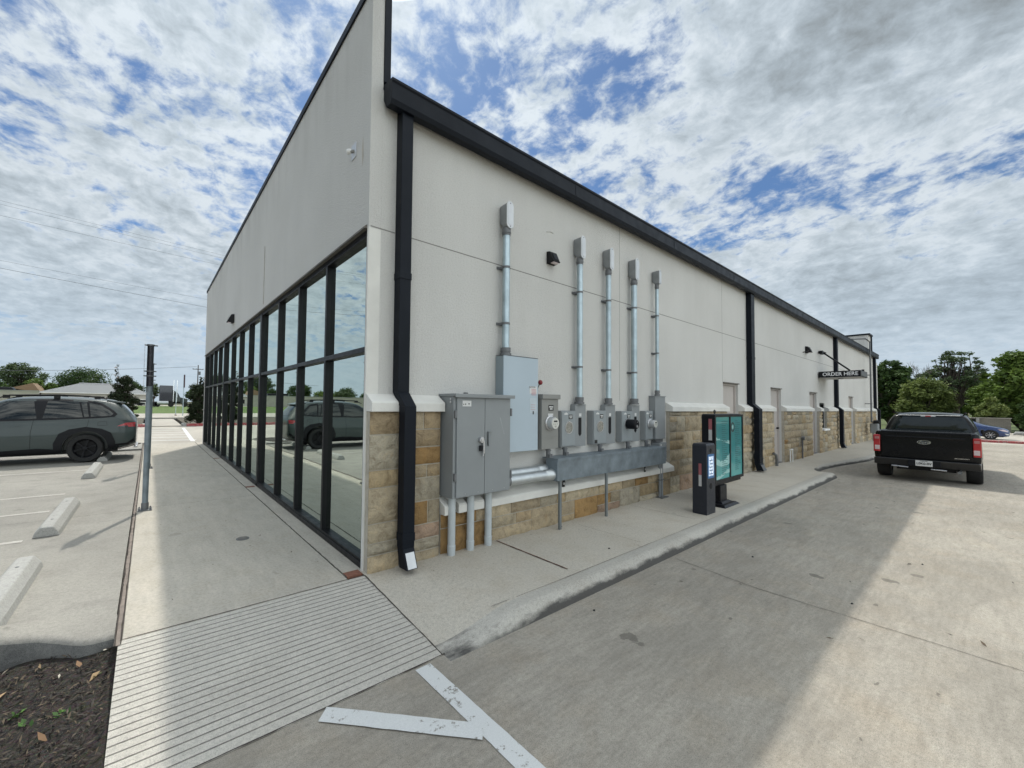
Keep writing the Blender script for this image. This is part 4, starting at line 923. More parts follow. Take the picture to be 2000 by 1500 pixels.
# --- risers up the wall
def riser(x,z0,z1,ztop,r,straps,label,hub=True):
    y=-.085; t=thing('conduit_riser',label,'conduit',(x,y,z0),0,'galvanised pipes rising up the stucco wall')
    MB().tube([(x,y,z0+.02),(x,y,z1)],r,20).build('pipe',MAT['galvpipe'],t,smooth=40)
    b=MB(); b.tube([(x,y,z0),(x,y,z0+.03),(x,y,z0+.031),(x,y,z0+.05),(x,y,z0+.052),(x,y,z0+.10)],[r*1.6,r*1.6,r*1.3,r*1.3,r*1.42,r*1.42],20); b.build('bottom_hub',MAT['castgrey'],t,smooth=40)
    for zs in straps:
        b=MB(); n=14; pts=[(r*1.10*math.cos(a),r*1.10*math.sin(a)) for a in np.linspace(-PI*.0,-PI,n)]
        v=[];f=[]
        for (a,c_) in pts: v+=[(x+a,y+c_,zs-.014),(x+a,y+c_,zs+.014)]
        f=[(2*i,2*i+1,2*i+3,2*i+2) for i in range(n-1)]; b.poly(v,f)
        b.box(x-r*1.13,x-r*1.05,y,-.002,zs-.014,zs+.014); b.box(x+r*1.05,x+r*1.13,y,-.002,zs-.014,zs+.014); b.box(x-r*1.9,x+r*1.9,-.012,-.002,zs-.016,zs+.016)
        b.box(x+r*1.1,x+r*1.35,y-.012,y+.012,zs-.010,zs+.010)
        b.build('strap',MAT['castgrey'],t)
    # elbow fitting opening into the wall
    h=ztop-z1; wv=r*1.22
    b=MB(); b.tube([(x,y,z1-.07),(x,y,z1-.045),(x,y,z1-.043),(x,y,z1-.018),(x,y,z1-.016),(x,y,z1+.02)],[r*1.12,r*1.12,r*1.25,r*1.25,r*1.15,r*1.2],20)
    e=b.build('elbow_hub',MAT['castgrey'],t,smooth=40)
    b=MB(); pr=rrect(wv*2,h-.01,wv*.98,7,x,(z1+ztop)/2+.01)
    pr2=[(x+(a-x)*.82,zc+(.012 if zc<z1+h*.4 else 0)) for a,zc in pr]
    n=len(pr); v=[(a,-.140,c_) for a,c_ in pr]+[(a,-.060,c_) for a,c_ in pr]+[(a,-.012,max(c_,z1+h*.30)) for a,c_ in pr2]
    f=[tuple(range(n))]+[(i,(i+1)%n,n+(i+1)%n,n+i) for i in range(n)]+[(n+i,n+(i+1)%n,2*n+(i+1)%n,2*n+i) for i in range(n)]+[tuple(range(2*n,3*n))[::-1]]
    b.poly(v,f); e=b.build('elbow_fitting',simple('cast_alloy_grey',(.27,.28,.285),.5,metal=.4,obj=False) if 'castal' not in MAT else MAT['castal'],t,smooth=45)
    b=MB(); pr=rrect(wv*2.08,h+.005,wv*1.02,7,x,(z1+ztop)/2+.01); b.prism(pr,'y',-.150,-.1405); pr=rrect(wv*1.5,h*.80,wv*.75,7,x,(z1+ztop)/2+.01); b.prism(pr,'y',-.153,-.1502)
    c=b.build('cover',MAT['cover'],e,bevel=.002)
    b=MB(); [b.tube([(x,-.150,zz_),(x,-.155,zz_)],.006,8) for zz_ in (z1+.03,ztop-.012)]; b.build('screw',MAT['castgrey'],c)
MAT['castal']=simple('cast_alloy_grey',(.27,.28,.285),.5,metal=.4,obj=False)
def zat(px,py,y=-.085): return PY(px,py,y).z
riser(1.80,2.206,zat(989,450),zat(989,399),.045,[zat(986,522),zat(986,632)],'thickest and tallest galvanised riser with elbow, standing on the pale blue grey cabinet')
riser(3.305,1.632,zat(1132,508),zat(1132,465),.042,[zat(1131,571),zat(1131,717)],'galvanised riser just right of the square wall light')
riser(4.055,1.632,zat(1188,530),zat(1188,488),.040,[zat(1188,588),zat(1188,723)],'galvanised riser, third from the building corner, left of the fine vertical wall joint')
riser(4.83,1.640,zat(1238,550),zat(1238,508),.046,[zat(1238,602),zat(1238,728)],'galvanised riser, fourth from the building corner, right of the fine vertical wall joint')
riser(5.63,1.804,zat(1283,558),zat(1283,530),.030,[zat(1282,617),zat(1282,690)],'thinnest galvanised riser, farthest from the building corner')
# --- wall lights
def wallpack(name,loc,rotz,label,s=1.0):
    t=thing(name,label,'wall light',loc,rotz,'black wall lights')   # local: wall is plane y=0, front towards -y
    b=MB(); w_=.105*s; h=.115*s; d0=.07*s; d1=.17*s
    b.box(-w_,w_,-.025*s,-.002,-h,h)
    b.poly([(-w_,-.025*s,-h),(w_,-.025*s,-h),(w_,-.025*s,h),(-w_,-.025*s,h),(-w_*.92,-d1,-h*.86),(w_*.92,-d1,-h*.86),(w_*.86,-d0,h*.94),(-w_*.86,-d0,h*.94)],[(0,1,5,4),(1,2,6,5),(2,3,7,6),(3,0,4,7),(4,5,6,7),(3,2,1,0)])
    b.build('housing',MAT['blackmatt'],t,bevel=.006*s,world=False)
    MB().box(-w_*.7,w_*.7,-d1*.88,-d1*.42,-h*.94-.004,-h*.90).build('lens',MAT['lens'],t,world=False)
    v=MB().poly([(-w_*.62,-.15*s,-h*.5),(w_*.62,-.15*s,-h*.5),(w_*.58,-.09*s,h*.75),(-w_*.58,-.09*s,h*.75)],[(0,1,2,3)]).build('louvre',MAT['black'],t,world=False)
    v.location=(0,-.012,0)
    return t
wallpack('wall_light',(2.735,0,3.655),0,'square black wall light between the thickest riser and the next one',.74)
wallpack('wall_light',(0,7.92,3.72),-PI/2,'small black wall light high above the shopfront glazing on the front wall',.95)
t=wallpack('wall_light',(16.45,0,3.66),0,'black wall light far along the side wall before the hanging order sign',1.0)
b=MB(); b.tube([(-.45,-.02,-.12),(-.28,-.14,-.08),(-.11,-.08,-.02)],.016,8); b.build('side_arm',MAT['blackmatt'],t,world=False)
# --- security camera / sensor on the front wall
t=thing('motion_sensor','small pale grey sensor on a plate high on the front wall near the corner','sensor',(0,.39,4.28))
MB().box(-.010,-.001,.33,.45,4.205,4.365).build('plate',MAT['cover'],t,bevel=.004)
b=MB(); b.tube([(-.01,.39,4.285),(-.03,.39,4.275),(-.04,.385,4.26)],[.018,.018,.012],12); b.build('knuckle',MAT['tangrey'],t)
b=MB(); b.tube([(-.03,.40,4.285),(-.065,.415,4.27),(-.075,.42,4.266)],[.022,.028,.018],14); b.build('sensor_head',MAT['white'],t,smooth=50)
MB().poly([(-.002,.18,4.02),(-.002,.15,4.12),(-.002,.17,4.34),(-.002,.20,4.2)],[(0,1,2,3)]).build('stucco_patch',simple('unpainted_patch',(.47,.43,.38),.9,obj=False),bld)
MB().tube([(2.66,-.003,4.02),(2.73,-.003,4.045),(2.80,-.003,4.04)],.006,6).build('scuff_mark',simple('grey_scuff',(.50,.49,.47),.9,obj=False),bld)
# --- pipes near the second door
t=thing('drain_pipe','pair of short cream capped pipes standing at the foot of the stone wall','pipe',(13.78,-.15,0))
for x in (13.66,13.90): MB().tube([(x,-.16,-.05),(x,-.16,.37)],.017,12).build('pipe',MAT['white'],t,smooth=40)
MB().tube([(13.64,-.16,.37),(13.92,-.16,.37)],.020,12).build('cap',MAT['white'],t,smooth=40)
t=thing('hose_bib_pipe','thin grey pipe with a round head on the stone wall between middle doors','pipe',(15.2,-.13,0))
MB().tube([(15.2,-.13,-.05),(15.2,-.13,.60)],.020,10).build('pipe',MAT['castgrey'],t,smooth=40); MB().tube([(15.2,-.11,.66),(15.2,-.19,.66)],.06,16).build('head',MAT['castgrey'],t,bevel=.006)
t=thing('bent_pipe','curved grey pipe leaning at the left edge of the second door','pipe',(12.3,-.16,0))
MB().tube([(12.34,-.16,-.03),(12.33,-.16,.16),(12.26,-.16,.30),(12.20,-.12,.36)],.035,12).build('pipe',MAT['castgrey'],t,smooth=50)
# --- gas service at the far end
t=thing('gas_service_pipe','thin dark gas pipe running from the far meter up past the roof edge','pipe',(28.2,-.2,.9))
MB().tube([(28.2,-.24,.95),(28.2,-.24,5.15),(27.2,-.2,5.22),(26.6,1.0,5.24)],.035,8).build('pipe',MAT['castgrey'],t,smooth=40)
for zz_ in (1.9,3.4): MB().box(28.14,28.26,-.28,-.01,zz_,zz_+.04).build('strap',MAT['castgrey'],t)
t=thing('gas_meter','grey gas meter with regulator on pipes at the far end of the side wall','gas meter',(27.9,-.35,0))
b=MB(); b.box(27.5,27.95,-.55,-.25,.42,.92); b.build('body',MAT['greybox'],t,bevel=.05,seg=3)
MB().tube([(27.4,-.4,.88),(27.4,-.4,1.0),(28.2,-.35,1.0),(28.2,-.26,.95)],.035,10).build('pipe',MAT['castgrey'],t,smooth=40)
MB().tube([(28.15,-.30,-.05),(28.15,-.3,.60),(28.15,-.3,.98)],.03,10).build('pipe',MAT['castgrey'],t,smooth=40); MB().tube([(27.2,-.42,1.0),(27.2,-.62,1.0)],.09,14).build('regulator',MAT['blackmatt'],t,bevel=.01)
# --- hanging order sign
SX=18.11; y1=-1.138; z0,z1=2.775,2.995; SW=1.38
t=thing('order_sign','flat black canopy sign reading ORDER HERE held off the side wall by a slanting arm','sign',(SX,0,2.77))
bx=MB().box(SX,SX+SW,y1,-.03,z0,z1).build('box',MAT['black'],t,bevel=.004)
MB().box(SX+.03,SX+SW-.03,y1+.03,-.06,z0-.012,z0-.001).build('soffit',simple('pale_soffit',(.50,.50,.49),.6,obj=False),t)
MB().tube([(SX+.5,-.55,z0-.013),(SX+.5,-.55,z0-.035)],.08,16).build('downlight',MAT['castgrey'],t)
MB().box(SX+SW*.08,SX+SW*.92,y1-.004,y1-.0005,z0+.03,z1-.03).build('end_panel',simple('grey_end_panel',(.10,.105,.11),.5,obj=False),t)
text_mesh('lettering','ORDER HERE',.178,simple('sign_white',(.80,.80,.80),.5),t,plane_mtx((SX-.003,(y1-.03)/2-.02,(z0+z1)/2-.004),(0,-1,0),(0,0,1)),.003,bold=.003,sx=.90)
b=MB(); b.tube([(SX+.42,-.02,3.74),(SX+.42,-.10,3.73)],.07,10); b.tube([(SX+.42,-.10,3.73),(SX+.30,-.82,z1+.03)],.028,10); b.tube([(SX+.42,-.10,3.73),(SX+.42,-.16,3.70)],.05,10); b.build('arm',MAT['black'],t,smooth=40)
b=MB(); b.tube([(SX+.10,-.02,3.73),(SX+.10,-.14,3.73)],.06,10); b.build('wall_bracket',MAT['black'],t)
b=MB(); b.tube([(SX+1.1,y1+.08,z1),(SX+1.1,y1+.08,z1+.09)],.04,10); b.build('anchor',MAT['black'],t)
# ================================================================== MENU BOARD AND SPEAKER POST
t=thing('menu_board','black drive-through menu board with two tall teal panels on a single pedestal','menu board',(6.0,-.92,0))
X0,X1,Yf,Yb,Z0,Z1=5.66,6.95,-1.00,-.80,.37,1.50
b=MB(); b.prism(rrect(X1-X0,Z1-Z0,.04,5,(X0+X1)/2,(Z0+Z1)/2),'y',Yf+.03,Yb); b.build('housing',MAT['black'],t,bevel=.006)
def teal():
    m,t_,b,o=newmat('teal_menu_print'); p=pos(t_); sp=t_.add('ShaderNodeSeparateXYZ'); t_.l.new(p,sp.inputs[0])
    g=t_.mapr(sp.outputs[2],.4,1.5,0,1); c=t_.ramp(g,[(0,(.06,.40,.39)),(.35,(.03,.26,.27)),(.75,(.02,.20,.21)),(1,(.04,.27,.27))])
    setc(t_,b.inputs['Base Color'],c); b.inputs['Roughness'].default_value=.35; b.inputs['Coat Weight'].default_value=.8; b.inputs['Coat Roughness'].default_value=.03; return m
MAT['teal']=teal(); MAT['tealdark']=simple('dark_teal_ink',(.015,.10,.11),.5); MAT['teallight']=simple('pale_teal',(.30,.52,.50),.5)
xm=(X0+X1)/2+.02; pans=[(X0+.05,xm-.025),(xm+.025,X1-.05)]
fr=MB(); fr.box(X0,X1,Yf,Yf+.029,Z1-.05,Z1-.01); fr.box(X0,X1,Yf,Yf+.029,Z0,Z0+.05)
for a,c_ in ((X0,X0+.05),(xm-.025,xm+.025),(X1-.05,X1)): fr.box(a,c_,Yf,Yf+.029,Z0+.05,Z1-.05)
fr.build('frame',MAT['black'],t,bevel=.004)
for i,(a,c_) in enumerate(pans):
    pn=MB().box(a,c_,Yf+.012,Yf+.020,Z0+.05,Z1-.05).build('menu_panel',MAT['teal'],t)
    b=MB(); rnd=random.Random(i); w_=c_-a
    for k in range(26 if i else 27):
        z=Z1-.13-k*.034
        if i: b.box(a+w_*.42,a+w_*rnd.uniform(.6,.9),Yf+.010,Yf+.0115,z,z+.010)
        else: b.box(a+w_*.45,a+w_*rnd.uniform(.6,.92),Yf+.010,Yf+.0115,z,z+.009)
    b.build('menu_text',MAT['tealdark'],pn)
    if i:
        R_=[(a+w_*.20+.085*math.cos(q),1.27+.085*math.sin(q)) for q in np.linspace(0,2*PI,25)[:-1]]; r2=[(a+w_*.20+.060*math.cos(q),1.27+.060*math.sin(q)) for q in np.linspace(0,2*PI,25)[:-1]]
        v=[(x,Yf+.0095,z) for x,z in R_]+[(x,Yf+.0095,z) for x,z in r2]; MB().poly(v,[(k,(k+1)%24,24+(k+1)%24,24+k) for k in range(24)]).build('round_emblem',MAT['ink'],pn)
        MB().prism(circ(a+w_*.20,1.27,.030,.035),'y',Yf+.009,Yf+.0105).build('emblem_centre',MAT['teallight'],pn)
    else:
        for k,(zc,hh,md) in enumerate(((1.08,.10,.8),(.80,.22,1.0),(.52,.12,.9))):
            n=18; top=[(a+w_*(q/n),zc+hh*.4*math.sin(2.2+q/n*3.4+k)+.012*math.sin(q*1.7+k)) for q in range(n+1)]; bot=[(a+w_*(q/n),zc-hh*.6+.05*math.sin(1+q/n*3+k*2)) for q in range(n+1)]
            v=[(x,Yf+.0105,z) for x,z in top]+[(x,Yf+.0105,z) for x,z in bot]; MB().poly(v,[(q,q+1,n+2+q,n+1+q) for q in range(n)]).build('painted_reflection',MAT['teallight'],pn)  # pale wave bands: reflected sky painted onto the panel
MB().box(X0+.05,X1-.06,Yf+.03,Yb-.02,Z0-.055,Z0-.001).build('lower_rail',MAT['black'],t,bevel=.006)
b=MB(); b.box(5.86,6.14,-1.0,-.82,.03,Z0-.056); b.build('pedestal',MAT['black'],t,bevel=.008)
b=MB(); b.hexa([(5.66,-1.14,0),(6.30,-1.14,0),(6.30,-.70,0),(5.66,-.70,0)],[(5.72,-1.10,.035),(6.24,-1.10,.035),(6.24,-.74,.035),(5.72,-.74,.035)]); b.hexa([(5.78,-1.06,.035),(6.20,-1.06,.035),(6.20,-.78,.035),(5.78,-.78,.035)],[(5.84,-1.02,.06),(6.16,-1.02,.06),(6.16,-.80,.06),(5.84,-.80,.06)]); b.build('base',MAT['black'],t,bevel=.005)
b=MB(); n=20; pts=[(5.98+.028*math.cos(q),Yb-.08,Z1+.035+.028*math.sin(q)) for q in np.linspace(0,2*PI,n+1)]; b.tube(pts,.008,8,caps=False); b.build('lifting_eye',MAT['black'],t,smooth=50)
def reflector(parent,x,y0,y1,z0,z1):
    o=MB().box(x-.002,x-.0005,y0,y1,(z0+z1)/2,z1).build('reflector_red',simple('reflector_red',(.32,.10,.11),.4),parent); MB().box(x-.002,x-.0005,y0,y1,z0,(z0+z1)/2-.001).build('reflector_silver',simple('reflector_silver',(.45,.44,.43),.4),parent)
reflector(t,X0,Yf+.045,Yf+.095,1.07,1.42)
t=thing('speaker_post','short black square ordering post with a small lit blue rimmed screen','speaker post',(5.13,-1.03,0))
x0,x1,y0_,y1_,zt=4.965,5.285,-1.13,-.93,1.06
navy=simple('navy_black',(.012,.015,.024),.42,var=.1,obj=False)
b=MB(); b.box(x0,x1,y0_,y1_,0,zt-.03); b.hexa([(x0,y0_,zt-.03),(x1,y0_,zt-.03),(x1,y1_,zt-.03),(x0,y1_,zt-.03)],[(x0+.012,y0_+.012,zt),(x1-.012,y0_+.012,zt),(x1-.012,y1_-.012,zt),(x0+.012,y1_-.012,zt)]); b.build('body',navy,t,bevel=.004)
reflector(t,x0,-1.06,-1.02,.42,.76)
xc=(x0+x1)/2-.01
s=MB(); s.prism(rrect(.235,.36,.02,4,xc,.72),'y',y0_-.006,y0_-.0005); s.build('screen_rim',simple('blue_rim',(.05,.16,.36),.4),t)
m,t2,b2,o2=newmat('lit_screen'); n_=t2.noise(pos(t2),30,3); c=t2.ramp(n_,[(.4,(.35,.5,.75)),(.55,(.85,.9,.95))]); t2.l.new(c,b2.inputs['Base Color']); t2.l.new(c,b2.inputs['Emission Color']); b2.inputs['Emission Strength'].default_value=.25
sc=MB().box(xc-.085,xc+.085,y0_-.008,y0_-.0065,.575,.865).build('screen',m,t)
b=MB()
for k in range(5): b.box(xc-.06,xc+.05,y0_-.0095,y0_-.0082,.60+k*.05,.615+k*.05)
b.build('screen_text',simple('screen_ink',(.12,.2,.35),.5),sc)
MB().tube([(xc,y0_-.0005,.95),(xc,y0_-.004,.95)],.035,20).tube([(xc,y0_-.0005,.42),(xc,y0_-.004,.42)],.045,20).build('speaker_grille',MAT['blackmatt'],t)
for xx in (x0+.02,x1-.02): MB().tube([(xx,y0_-.0,.02),(xx,y0_-.004,.02)],.006,8).build('screw',MAT['alloy'],t)
MB().tube([(5.40,-.98,.0),(5.40,-.98,.26)],.018,10).build('side_conduit',MAT['galvpipe'],t,smooth=40)
# ================================================================== SIGN POSTS (seen edge on)
def signpost(x,y,h,label,bottomdark=1.82):
    t=thing('sign_post',label,'sign post',(x,y,0),0,'steel sign posts along the walk')
    MB().tube([(x,y,.012),(x,y,bottomdark+.1)],.037,20).build('post',MAT['galv'],t,smooth=40)
    MB().tube([(x,y,bottomdark),(x,y,h-.02)],.040,20).build('sleeve',simple('dark_sleeve',(.035,.033,.04),.4,metal=.3,obj=False),t,smooth=40)
    MB().tube([(x,y,h-.025),(x,y,h)],.047,20).box(x-.075,x+.085,y-.015,y+.015,h-.022,h-.006).build('top_clamp',MAT['castgrey'],t)
    for zz_ in (h-.40,h-.47): MB().tube([(x,y,zz_-.008),(x,y,zz_+.008)],.049,20).box(x-.075,x+.078,y-.012,y+.012,zz_-.008,zz_+.008).build('clamp',MAT['castgrey'],t)
    sg=MB().box(x-.070,x-.067,y-.15,y+.15,h-.46,h+.01).build('sign_plate',MAT['alloy'],t); MB().box(x-.0715,x-.0702,y-.14,y+.14,h-.44,h-.02).build('sign_face',simple('blue_sign_face',(.03,.10,.38),.4),sg)
    MB().box(x-.070,x-.067,y-.15,y+.15,h-.70,h-.48).build('lower_plate',MAT['alloy'],t)
    b=MB(); b.box(x-.085,x+.085,y-.085,y+.085,.0,.012); b.build('base_plate',MAT['castgrey'],t)
    MB().tube([(x,y,.01),(x,y,.11)],.046,20).build('base_collar',MAT['castgrey'],t,smooth=40)
    b=MB(); [b.tube([(x+a*.065,y+c_*.065,.01),(x+a*.065,y+c_*.065,.04)],.012,6) for a in (-1,1) for c_ in (-1,1)]; b.build('bolt',MAT['castgrey'],t)
signpost(-1.662,3.86,2.44,'nearer steel sign post with dark top, bolted to the walk edge')
signpost(-1.625,8.39,2.50,'farther steel sign post standing almost hidden behind the nearer one')
# ================================================================== VEHICLES
def evalmesh(o):
    dg=bpy.context.evaluated_depsgraph_get(); dg.update(); me=bpy.data.meshes.new_from_object(o.evaluated_get(dg)); o.modifiers.clear(); o.data=me; return o
def loft(stations,name,mat,parent,sub=2,close=True):
    v=[];f=[]; n=len(stations[0][1]); 
    # mirror each half section (y,z) into a closed loop
    for x,sec in stations:
        loop=[(x,-y,z) for y,z in sec]+[(x,y,z) for y,z in sec[::-1]]
        v+=loop
    m=2*n
    for i in range(len(stations)-1):
        for k in range(m):
            k2=(k+1)%m; f.append((i*m+k,i*m+k2,(i+1)*m+k2,(i+1)*m+k))
    f.append(tuple(range(m))); f.append(tuple((len(stations)-1)*m+k for k in range(m))[::-1])
    me=bpy.data.meshes.new(name); me.from_pydata(v,[],f); bm=bmesh.new(); bm.from_mesh(me); bmesh.ops.recalc_face_normals(bm,faces=bm.faces)
    bmesh.ops.inset_region; bm.to_mesh(me); bm.free(); me.materials.append(mat)
    o=bpy.data.objects.new(name,me); COL.objects.link(o); 
    md=o.modifiers.new('s','SUBSURF'); md.levels=sub; md.render_levels=sub
    evalmesh(o)
    for p_ in o.data.polygons: p_.use_smooth=True
    return o
def cutwheels(o,wheels,r,hw):
    for (x,z) in wheels:
        c=MB().tube([(x,-hw-.3,z),(x,-hw+.32,z)],r,32).tube([(x,hw-.32,z),(x,hw+.3,z)],r,32).build('cut',MAT['black'])
        md=o.modifiers.new('b','BOOLEAN'); md.object=c; md.operation='DIFFERENCE'; md.solver='EXACT'; evalmesh(o); bpy.data.objects.remove(c)
    try: o.data.set_sharp_from_angle(angle=R(35))
    except Exception: pass
def bvh_of(o):
    me=o.data; return BVHTree.FromPolygons([v.co.copy() for v in me.vertices],[tuple(p.vertices) for p in me.polygons])
def panel(name,poly,bvh,side,mat,parent,off=.004,axis='y',step=.05,thick=.006,far=3):
    # poly in (x,z) for axis y, (y,z) for axis x, (x,y) for axis z ; projected on the body from 'side'
    xs=[p[0] for p in poly]; zs=[p[1] for p in poly]; pts=[Vector(p) for p in poly]; 
    E_=[]; P2=[]
    for i,p in enumerate(pts):
        q=pts[(i+1)%len(pts)]; n=max(1,int((q-p).length/step))
        for k in range(n): P2.append(p.lerp(q,k/n))
    nb_=len(P2); edges=[(i,(i+1)%nb_) for i in range(nb_)]
    def inside(p):
        c=False; j=nb_-1
        for i in range(nb_):
            a,b=P2[i],P2[j]
            if (a.y>p.y)!=(b.y>p.y) and p.x<(b.x-a.x)*(p.y-a.y)/(b.y-a.y+1e-12)+a.x: c=not c
            j=i
        return c
    x=min(xs)+step/2
    while x<max(xs):
        z=min(zs)+step/2
        while z<max(zs):
            p=Vector((x,z))
            if inside(p) and min((p-q).length for q in P2)>step*.45: P2.append(p)
            z+=step
        x+=step
    r=delaunay_2d_cdt(P2,edges,[],1,1e-5); vs2,fs=r[0],r[2]
    V=[];ok=[]
    for p in vs2:
        if axis=='y': o_=Vector((p.x,side*far,p.y)); d=Vector((0,-side,0))
        elif axis=='x': o_=Vector((side*far*3,p.x,p.y)); d=Vector((-side,0,0))
        else: o_=Vector((p.x,p.y,far)); d=Vector((0,0,-1))
        h=bvh.ray_cast(o_,d)
        if h[0] is None: 
            h2=bvh.find_nearest(o_+d*far*(.7)); V.append(h2[0]-d*off)
        else: V.append(h[0]-d*off)
    # drop outliers
    me=bpy.data.meshes.new(name); me.from_pydata([tuple(v) for v in V],[],[tuple(f) for f in fs]); me.materials.append(mat)
    o=bpy.data.objects.new(name,me); COL.objects.link(o); o.parent=parent
    for p_ in me.polygons: p_.use_smooth=True
    if parent and parent.parent: pass
    return o
def linep(name,pts,bvh,side,mat,parent,w=.008,off=.003,axis='y'):
    v=[];f=[]
    P_=[]
    for a,b in zip(pts[:-1],pts[1:]):
        a=Vector(a);b=Vector(b);n=max(1,int((b-a).length/.04)); P_+=[a.lerp(b,k/n) for k in range(n)]
    P_.append(Vector(pts[-1])); V=[]
    for i,p in enumerate(P_):
        d=(P_[min(i+1,len(P_)-1)]-P_[max(0,i-1)]).normalized(); nn=Vector((-d.y,d.x))*w/2
        for q in (p+nn,p-nn):
            if axis=='y': o_=Vector((q.x,side*3,q.y)); dd=Vector((0,-side,0))
            else: o_=Vector((side*9,q.x,q.y)); dd=Vector((-side,0,0))
            h=bvh.ray_cast(o_,dd); V.append((h[0] if h[0] else bvh.find_nearest(o_+dd*2)[0])-dd*off)
    me=bpy.data.meshes.new(name); me.from_pydata([tuple(q) for q in V],[],[(2*i,2*i+1,2*i+3,2*i+2) for i in range(len(P_)-1)]); me.materials.append(mat)
    o=bpy.data.objects.new(name,me); COL.objects.link(o); o.parent=parent; return o
def wheel(parent,x,y,z,r,w,side,rimmat,spokes=5,dark=True,rimr=.66):
    # side: +1 outer face towards +y, -1 towards -y
    b=MB(); yo=y; yi=y-side*w; n=40
    prof=[(yi,r*.62),(yi,r*.93),(yi+side*w*.10,r*.985),(yi+side*w*.25,r),(yo-side*w*.25,r),(yo-side*w*.10,r*.985),(yo,r*.92),(yo-side*.004,r*(rimr+.03)),(yo-side*.02,r*rimr)]
    v=[];f=[]
    for (yy,rr) in prof:
        for k in range(n): a=2*PI*k/n; v.append((x+rr*math.cos(a),yy,z+rr*math.sin(a)))
    for i in range(len(prof)-1):
        for k in range(n): k2=(k+1)%n; f.append((i*n+k,i*n+k2,(i+1)*n+k2,(i+1)*n+k))
    wh=MB().poly([(x-.01,yi,z-.01),(x+.01,yi,z-.01),(x+.01,yi,z+.01),(x-.01,yi,z+.01)],[(0,1,2,3)])
    wobj=MB().tube([(x,yi+side*.02,z),(x,yo-side*w*.5,z)],r*.60,24).build('wheel',MAT['blackmatt'],parent,world=False)
    t_=MB().poly(v,f).build('tyre',MAT['rubber'],wobj,smooth=40,world=False)
    b=MB(); prof=[(yo-side*.02,r*rimr),(yo-side*.012,r*(rimr-.015)),(yo-side*.03,r*(rimr-.05)),(yo-side*.09,r*(rimr-.08))]; v=[];f=[]
    for (yy,rr) in prof:
        for k in range(n): a=2*PI*k/n; v.append((x+rr*math.cos(a),yy,z+rr*math.sin(a)))
    for i in range(len(prof)-1):
        for k in range(n): k2=(k+1)%n; f.append((i*n+k,i*n+k2,(i+1)*n+k2,(i+1)*n+k))
    b.poly(v,f)
    for k in range(spokes):
        a=2*PI*k/spokes+.3; da=.17
        for (s1) in (0,):
            p=[(r*.10,-da*1.6),(r*(rimr-.03),-da*.55),(r*(rimr-.03),da*.55),(r*.10,da*1.6)]
            q=[]
            for rr,aa in p: q.append((x+rr*math.cos(a+aa*(1 if rr>r*.2 else 1)),z+rr*math.sin(a+aa)))
            b.prism(q,'y',yo-side*.030,yo-side*.052)
    b.tube([(x,yo-side*.055,z),(x,yo-side*.024,z),(x,yo-side*.020,z)],[r*.15,r*.14,r*.10],20)
    b.build('rim',rimmat,wobj,bevel=.002,world=False)
    return wobj
def carsec(ws,wm_,wb,wr,zb,zs,zm,zbelt,zr,crown=.03):
    # bottom centre -> sill -> shoulder -> belt -> roof edge -> roof centre
    return [(0.001,zb),(ws*.75,zb),(ws*.97,zb+.04),(ws,zs),(wm_,zm),(wb,zbelt-.03),(wb*.985,zbelt+.01),((wb+wr)/2+.01,(zbelt+zr)/2),(wr,zr-.055),(wr*.86,zr-.008),(wr*.45,zr+crown*.8),(0.001,zr+crown)]
# ---------------- grey SUV (front of car towards -x; local +x = rear so local frame is world aligned)
suv=thing('parked_suv','grey green SUV with black wheel arches and dark glass, parked tail towards the shopfront walk','SUV',(-1.90,11.30,0))
body_m=simple('grey_green_paint',(.032,.047,.046),.4,var=.03,scale=1.5,coat=.55,spec=.35); blk=simple('black_cladding',(.017,.018,.022),.6,var=.15,world=False) if False else simple('black_cladding',(.007,.0075,.010),.55,var=.15,spec=.25)
# local x: 0 at tail, negative to the front; length 4.6
def S(x,ws,wb,wr,zb,zbelt,zr): return (x,carsec(ws,ws*1.0+.012,wb,wr,zb,.42,.72,zbelt,zr))
hoodz=1.02
st_=[ (-4.60,carsec(.62,.64,.60,.50,.32,.42,.58,.72,.80,.02)),
 (-4.52,carsec(.80,.82,.76,.66,.26,.42,.62,.82,.90,.02)),
 (-4.20,carsec(.89,.90,.86,.74,.22,.42,.68,.93,1.0,.02)),
 (-3.60,carsec(.92,.925,.89,.78,.20,.42,.72,1.0,1.07,.02)),
 (-3.30,carsec(.92,.925,.90,.76,.20,.42,.72,1.03,1.12,.02)),
 (-2.95,carsec(.92,.925,.90,.70,.20,.42,.72,1.05,1.36,.03)),
 (-2.60,carsec(.92,.925,.90,.655,.20,.42,.72,1.06,1.59,.03)),
 (-2.20,carsec(.92,.925,.90,.65,.20,.42,.72,1.065,1.655,.03)),
 (-1.60,carsec(.92,.925,.90,.65,.20,.42,.72,1.08,1.665,.03)),
 (-1.00,carsec(.92,.93,.905,.64,.22,.42,.72,1.10,1.645,.03)),
 (-.62,carsec(.92,.925,.90,.625,.26,.44,.72,1.13,1.61,.03)),
 (-.42,carsec(.91,.92,.895,.60,.30,.46,.72,1.10,1.56,.03)),
 (-.24,carsec(.90,.91,.88,.56,.34,.48,.72,1.08,1.40,.03)),
 (-.10,carsec(.86,.885,.86,.60,.37,.50,.72,1.02,1.20,.02)),
 (-.02,carsec(.78,.84,.80,.66,.40,.50,.72,.98,1.08,.01)),
 (.0,carsec(.70,.78,.72,.60,.44,.52,.72,.94,1.02,.01))]
body=loft(st_,'body',body_m,None); bv=bvh_of(body)
RW,RX,FX=.360,-1.03,-3.72; RZ_=.36
cutwheels(body,[(RX,RZ_),(FX,RZ_)],.44,.92); body.parent=suv
